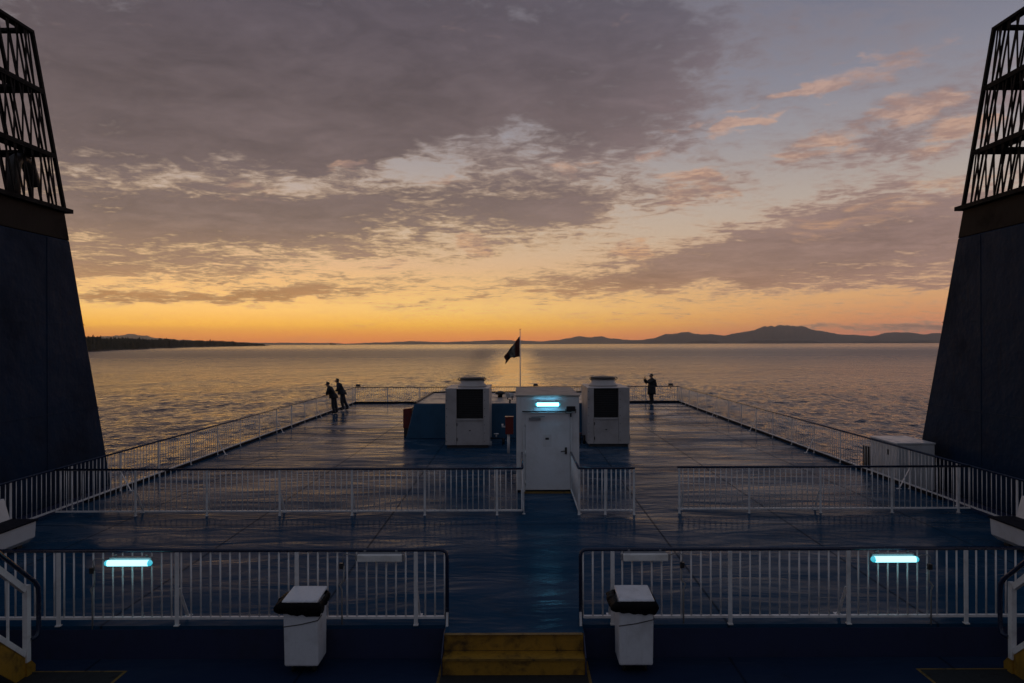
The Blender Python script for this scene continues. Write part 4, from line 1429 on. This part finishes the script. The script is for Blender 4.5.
funnel('tall dark blue funnel with black lattice top at the left edge', -1, 11.32)
funnel('tall dark blue funnel with black lattice top at the right edge', 1, 11.10)


# ------------------------------------------------------------------ people
def skin_mesh(name, nodes, edges, mats, matfn, root=0, sub=2):
    me = bpy.data.meshes.new(name)
    me.from_pydata([n_[0] for n_ in nodes], edges, [])
    o = bpy.data.objects.new(name, me)
    C.objects.link(o)
    md = o.modifiers.new('skin', 'SKIN')
    md.use_smooth_shade = True
    sv = me.skin_vertices[0].data if me.skin_vertices else None
    if sv is None:
        bpy.context.view_layer.objects.active = o
        bpy.ops.mesh.customdata_skin_add()
        sv = me.skin_vertices[0].data
    for k, n_ in enumerate(nodes):
        r = n_[1]
        sv[k].radius = r if isinstance(r, tuple) else (r, r)
        sv[k].use_root = (k == root)
    ss = o.modifiers.new('sub', 'SUBSURF')
    ss.levels = sub
    ss.render_levels = sub
    dg = bpy.context.evaluated_depsgraph_get()
    dg.update()
    ev = bpy.data.meshes.new_from_object(o.evaluated_get(dg))
    bpy.data.objects.remove(o)
    ev.name = name
    ev.materials.clear()
    for m in mats:
        ev.materials.append(m)
    for p in ev.polygons:
        p.material_index = matfn(p.center)
        p.use_smooth = True
    return ev


def person(label, loc, rz, pose, coat, hair='short', height=1.72):
    """faces local -Y; joints given in metres for a 1.72 m figure"""
    k = height / 1.72
    J = pose
    nodes, edges = [], []

    def add(p, r, prev=None):
        nodes.append((Vector(p) * k, tuple(x * k for x in r) if isinstance(r, tuple) else r * k))
        i = len(nodes) - 1
        if prev is not None:
            edges.append((prev, i))
        return i
    pel = add(J['pelvis'], (0.18, 0.15))
    wai = add(J['waist'], (0.185, 0.165), pel)
    che = add(J['chest'], (0.215, 0.185), wai)
    sho = add(J['collar'], (0.145, 0.135), che)
    nek = add(J['neck'], 0.055, sho)
    hd0 = add(J['jaw'], (0.068, 0.078), nek)
    hd1 = add(J['head'], (0.086, 0.102), hd0)
    hd2 = add(J['crown'], (0.062, 0.072), hd1)
    hands = []
    for sd in ('l', 'r'):
        s0 = add(J['shoulder_' + sd], 0.090, che)
        s1 = add(J['elbow_' + sd], 0.068, s0)
        s2 = add(J['wrist_' + sd], 0.046, s1)
        s3 = add(J['palm_' + sd], (0.038, 0.020), s2)
        h0 = add(J['hip_' + sd], (0.105, 0.110), pel)
        h1 = add(J['knee_' + sd], 0.080, h0)
        hc = add(tuple((a * 0.6 + b_ * 0.4) for a, b_ in zip(J['knee_' + sd], J['ankle_' + sd])), 0.074, h1)
        h2 = add(J['ankle_' + sd], 0.056, hc)
        h3 = add(J['toe_' + sd], (0.045, 0.034), h2)
        hands.append((Vector(J['wrist_' + sd]) * k, Vector(J['palm_' + sd]) * k))
    headc = Vector(J['head']) * k
    wr = [Vector(J['wrist_l']) * k, Vector(J['wrist_r']) * k]
    pelz = J['pelvis'][2] * k

    def mf(c):
        if (c - headc).length < 0.15 * k or (c.z > headc.z - 0.02):
            return 2
        if min((c - q).length for q in wr) < 0.03 * k:
            return 2
        if c.z < 0.075 * k:
            return 3
        if c.z < pelz - 0.10 * k and abs(c.x) < 0.3:
            return 1
        return 0
    body = skin_mesh('person', nodes, edges, [coat, M['trousers'], M['skin'], M['shoe']], mf)
    # nose, ears and separate fingers joined into the same mesh
    b2 = bmesh.new()
    b2.from_mesh(body)
    extra = MB()
    f = Vector(J.get('face', (0, -1, 0))).normalized()
    side = f.cross(Vector((0, 0, 1))).normalized()
    nb = headc + f * 0.088 * k
    extra.tube([nb + Vector((0, 0, 0.030)) * k, nb + f * 0.022 * k + Vector((0, 0, -0.012)) * k, nb + Vector((0, 0, -0.022)) * k], [0.006 * k, 0.014 * k, 0.008 * k], 6)
    for sd in (-1, 1):
        e0 = headc + side * sd * 0.076 * k
        extra.tube([e0 + Vector((0, 0, 0.028)) * k, e0 + side * sd * 0.012 * k, e0 + Vector((0, 0, -0.03)) * k], [0.010 * k, 0.014 * k, 0.008 * k], 6)
        # eye sockets / brow
        eye = headc + f * 0.082 * k + side * sd * 0.032 * k + Vector((0, 0, 0.018)) * k
        extra.tube([eye - side * 0.012 * k, eye + f * 0.006 * k, eye + side * 0.012 * k], [0.004 * k, 0.009 * k, 0.004 * k], 6)
    mth = headc + f * 0.086 * k + Vector((0, 0, -0.048)) * k
    extra.tube([mth - side * 0.022 * k, mth + f * 0.006 * k, mth + side * 0.022 * k], [0.003 * k, 0.007 * k, 0.003 * k], 6)
    for (wv, pv) in hands:
        d = (pv - wv).normalized()
        s_ = d.cross(f if abs(d.dot(f)) < 0.9 else Vector((0, 0, 1))).normalized()
        n_ = s_.cross(d).normalized()
        for q, ln in enumerate((0.072, 0.082, 0.078, 0.060)):
            o0 = pv + s_ * (0.027 - 0.018 * q) * k
            extra.tube([o0, o0 + d * ln * 0.5 * k, o0 + d * ln * 0.8 * k + n_ * 0.022 * k, o0 + d * ln * 0.85 * k + n_ * 0.042 * k], [0.010 * k, 0.009 * k, 0.008 * k, 0.006 * k], 6)
        th = wv + (pv - wv) * 0.4 + s_ * 0.034 * k
        extra.tube([th, th + s_ * 0.03 * k + d * 0.025 * k, th + s_ * 0.035 * k + d * 0.06 * k + n_ * 0.02 * k], [0.012 * k, 0.010 * k, 0.007 * k], 6)
    em = extra.mesh('extra')
    n0 = len(b2.faces)
    b2.from_mesh(em)
    b2.faces.ensure_lookup_table()
    for fc in b2.faces[n0:]:
        fc.material_index = 2
        fc.smooth = True
    b2.to_mesh(body)
    b2.free()
    o = bpy.data.objects.new('person', body)
    C.objects.link(o)
    o.location = loc
    o.rotation_euler = (0, 0, rz)
    o.scale = (1.14, 1.14, 1.0)
    tag(o, label, 'person')
    # hair as a close cap
    hb = bmesh.new()
    bmesh.ops.create_icosphere(hb, subdivisions=3, radius=1.0)
    for v in hb.verts:
        nn = mnoise.noise(v.co * 3.0 + Vector(loc)) * 0.06
        c = v.co * (1 + nn)
        c = Vector((c.x * 0.088, c.y * 0.098, c.z * 0.098)) * k
        if v.co.dot(f) > 0.35 and v.co.z < 0.55:
            c *= 0.45
        elif v.co.z < -0.2:
            c.z *= 1.5 if hair == 'long' else 0.75
        v.co = headc + Vector((0, 0, 0.028 * k)) - f * 0.012 * k + c
    hm = bpy.data.meshes.new('hair')
    hb.to_mesh(hm)
    hb.free()
    for p in hm.polygons:
        p.use_smooth = True
    hm.materials.append(M['hair'])
    ho = bpy.data.objects.new('hair', hm)
    C.objects.link(ho)
    ho.parent = o
    # hem of the coat, a flared band round the hips
    if J.get('coat_len'):
        cl = J['coat_len']
        n_ = 20
        vs, fs = [], []
        pc = Vector(J['pelvis'])
        wc = Vector(J['waist'])
        for jj in range(6):
            v = jj / 5
            c0 = wc.lerp(pc, min(1, v * 2)) + Vector((0, 0, 0))
            zc = wc.z - v * cl
            for ii in range(n_):
                a = 2 * math.pi * ii / n_
                rx_ = 0.190 + 0.025 * v + 0.012 * math.sin(a * 5) * v
                ry_ = 0.170 + 0.025 * v + 0.010 * math.cos(a * 4) * v
                vs.append(Vector((c0.x + rx_ * math.cos(a), c0.y + ry_ * math.sin(a), zc)) * k)
        for jj in range(5):
            for ii in range(n_):
                fs.append((jj * n_ + ii, jj * n_ + (ii + 1) % n_, (jj + 1) * n_ + (ii + 1) % n_, (jj + 1) * n_ + ii))
        cm = bpy.data.meshes.new('coat_skirt')
        cm.from_pydata(vs, [], fs)
        for p in cm.polygons:
            p.use_smooth = True
        cm.materials.append(coat)
        co = bpy.data.objects.new('coat_skirt', cm)
        C.objects.link(co)
        co.parent = o
        md = co.modifiers.new('thickness', 'SOLIDIFY')
        md.thickness = 0.012
    return o


def lean_pose(lean, drop, sway, head_fwd, back_leg):
    """leaning with folded forearms on a railing 0.96 m high, in front (-Y)"""
    return {
        'pelvis': (0, 0.02, 0.92 - drop), 'waist': (0, -0.06 * lean - 0.0, 1.06 - drop), 'chest': (0.0, -0.19 * lean, 1.26 - drop),
        'collar': (0, -0.27 * lean, 1.40 - drop), 'neck': (0, -0.31 * lean - 0.01, 1.46 - drop),
        'jaw': (0, -0.36 * lean - head_fwd * 0.5, 1.52 - drop), 'head': (0, -0.37 * lean - head_fwd * 0.6, 1.58 - drop), 'crown': (0, -0.37 * lean - head_fwd * 0.5, 1.645 - drop),
        'shoulder_l': (0.18, -0.24 * lean, 1.34 - drop), 'elbow_l': (0.25, -0.30 * lean - 0.02, 1.09), 'wrist_l': (0.07, -0.36 * lean - 0.06, 1.045), 'palm_l': (-0.01, -0.36 * lean - 0.07, 1.04),
        'shoulder_r': (-0.18, -0.24 * lean, 1.34 - drop), 'elbow_r': (-0.25, -0.30 * lean - 0.02, 1.09), 'wrist_r': (-0.07, -0.36 * lean - 0.02, 1.075), 'palm_r': (0.01, -0.36 * lean - 0.03, 1.07),
        'hip_l': (0.09, 0.03, 0.86 - drop), 'knee_l': (0.10, 0.02 - 0.02, 0.47 - drop * 0.5), 'ankle_l': (0.10 + sway, 0.08, 0.085), 'toe_l': (0.11 + sway, -0.07, 0.036),
        'hip_r': (-0.09, 0.03, 0.86 - drop), 'knee_r': (-0.10, 0.06 + back_leg * 0.3, 0.47 - drop * 0.5), 'ankle_r': (-0.10 - sway, 0.08 + back_leg, 0.085), 'toe_r': (-0.11 - sway, -0.07 + back_leg, 0.036),
        'face': (0, -1, -0.15), 'coat_len': 0.22,
    }


# local -Y must point to the left railing (-X): rotate by -90 deg
person('shorter person in dark jacket leaning over the left railing', (XL + 0.27, 34.9, 0), R(-90 - 0), lean_pose(0.66, 0.02, 0.0, 0.05, 0.08), M['coat_dark'], 'short', 1.66)
person('taller person in dark jacket leaning on the left railing nearer the stern', (XL + 0.27, 36.6, 0), R(-90 + 12), lean_pose(0.55, 0.0, 0.02, 0.03, 0.20), M['coat_navy'], 'long', 1.73)
pose3 = {
    'pelvis': (0, 0.0, 0.94), 'waist': (0, 0.0, 1.08), 'chest': (0, 0.02, 1.28), 'collar': (0, 0.02, 1.43), 'neck': (0, 0.01, 1.49),
    'jaw': (0, -0.025, 1.55), 'head': (0, -0.02, 1.61), 'crown': (0, -0.01, 1.675),
    'shoulder_l': (0.18, 0.02, 1.38), 'elbow_l': (0.20, -0.22, 1.20), 'wrist_l': (0.10, -0.36, 1.40), 'palm_l': (0.07, -0.37, 1.47),
    'shoulder_r': (-0.18, 0.02, 1.38), 'elbow_r': (-0.20, -0.20, 1.18), 'wrist_r': (-0.06, -0.36, 1.36), 'palm_r': (-0.03, -0.38, 1.43),
    'hip_l': (0.09, 0.0, 0.88), 'knee_l': (0.10, -0.02, 0.48), 'ankle_l': (0.10, 0.03, 0.085), 'toe_l': (0.12, -0.12, 0.036),
    'hip_r': (-0.09, 0.0, 0.88), 'knee_r': (-0.10, -0.02, 0.48), 'ankle_r': (-0.10, 0.03, 0.085), 'toe_r': (-0.12, -0.12, 0.036),
    'face': (0, -1, 0), 'coat_len': 0.52,
}
p3 = (7.72, 39.7, 0)
R3 = R(-78)
person('person in long dark coat holding up a phone by the right stern corner', p3, R3, pose3, M['coat_dark'], 'short', 1.76)
t = MB().box(-0.04, 0.04, -0.005, 0.005, -0.075, 0.075)
o = t.build('phone', M['phone'], None, 0.004)
k = 1.76 / 1.72
loc = Matrix.Rotation(R3, 3, 'Z') @ (Vector((0.02, -0.40, 1.53)) * k) + Vector(p3)
o.location = loc
o.rotation_euler = (0, 0, R3)
tag(o, 'small dark phone held up by the person in the long coat', 'phone')
t = thing('backpack', 'dark backpack on the back of the person in the long coat', 'backpack', p3, R3)
MB().hexa([(-0.15, 0.135, 1.02), (0.15, 0.135, 1.02), (0.14, 0.32, 1.04), (-0.14, 0.32, 1.04),
           (-0.13, 0.125, 1.44), (0.13, 0.125, 1.44), (0.10, 0.24, 1.46), (-0.10, 0.24, 1.46)]).build('bag', M['coat_navy'], t, 0.05)
for s in (-1, 1):
    MB().tube([(s * 0.10, 0.14, 1.44), (s * 0.12, 0.02, 1.50), (s * 0.12, -0.10, 1.38), (s * 0.13, -0.10, 1.18), (s * 0.13, 0.14, 1.08)], 0.018, 6).build('strap', M['coat_navy'], t)

# ------------------------------------------------------------------ evening haze over the water
HZ = MB().box(-30500, 30500, -5000, 30500, -90, 700)
hm, hn, hbsdf = material('haze_air')
hn.n.remove(hbsdf)
vol = hn.new('ShaderNodeVolumePrincipled')
vol.inputs['Color'].default_value = (0.94, 0.94, 0.95, 1)
vol.inputs['Density'].default_value = HAZE_K
vol.inputs['Anisotropy'].default_value = 0.65
hn.l.new(vol.outputs[0], hn.n['Material Output'].inputs['Volume'])
ho = HZ.build('haze', hm)
tag(ho, kind='stuff')
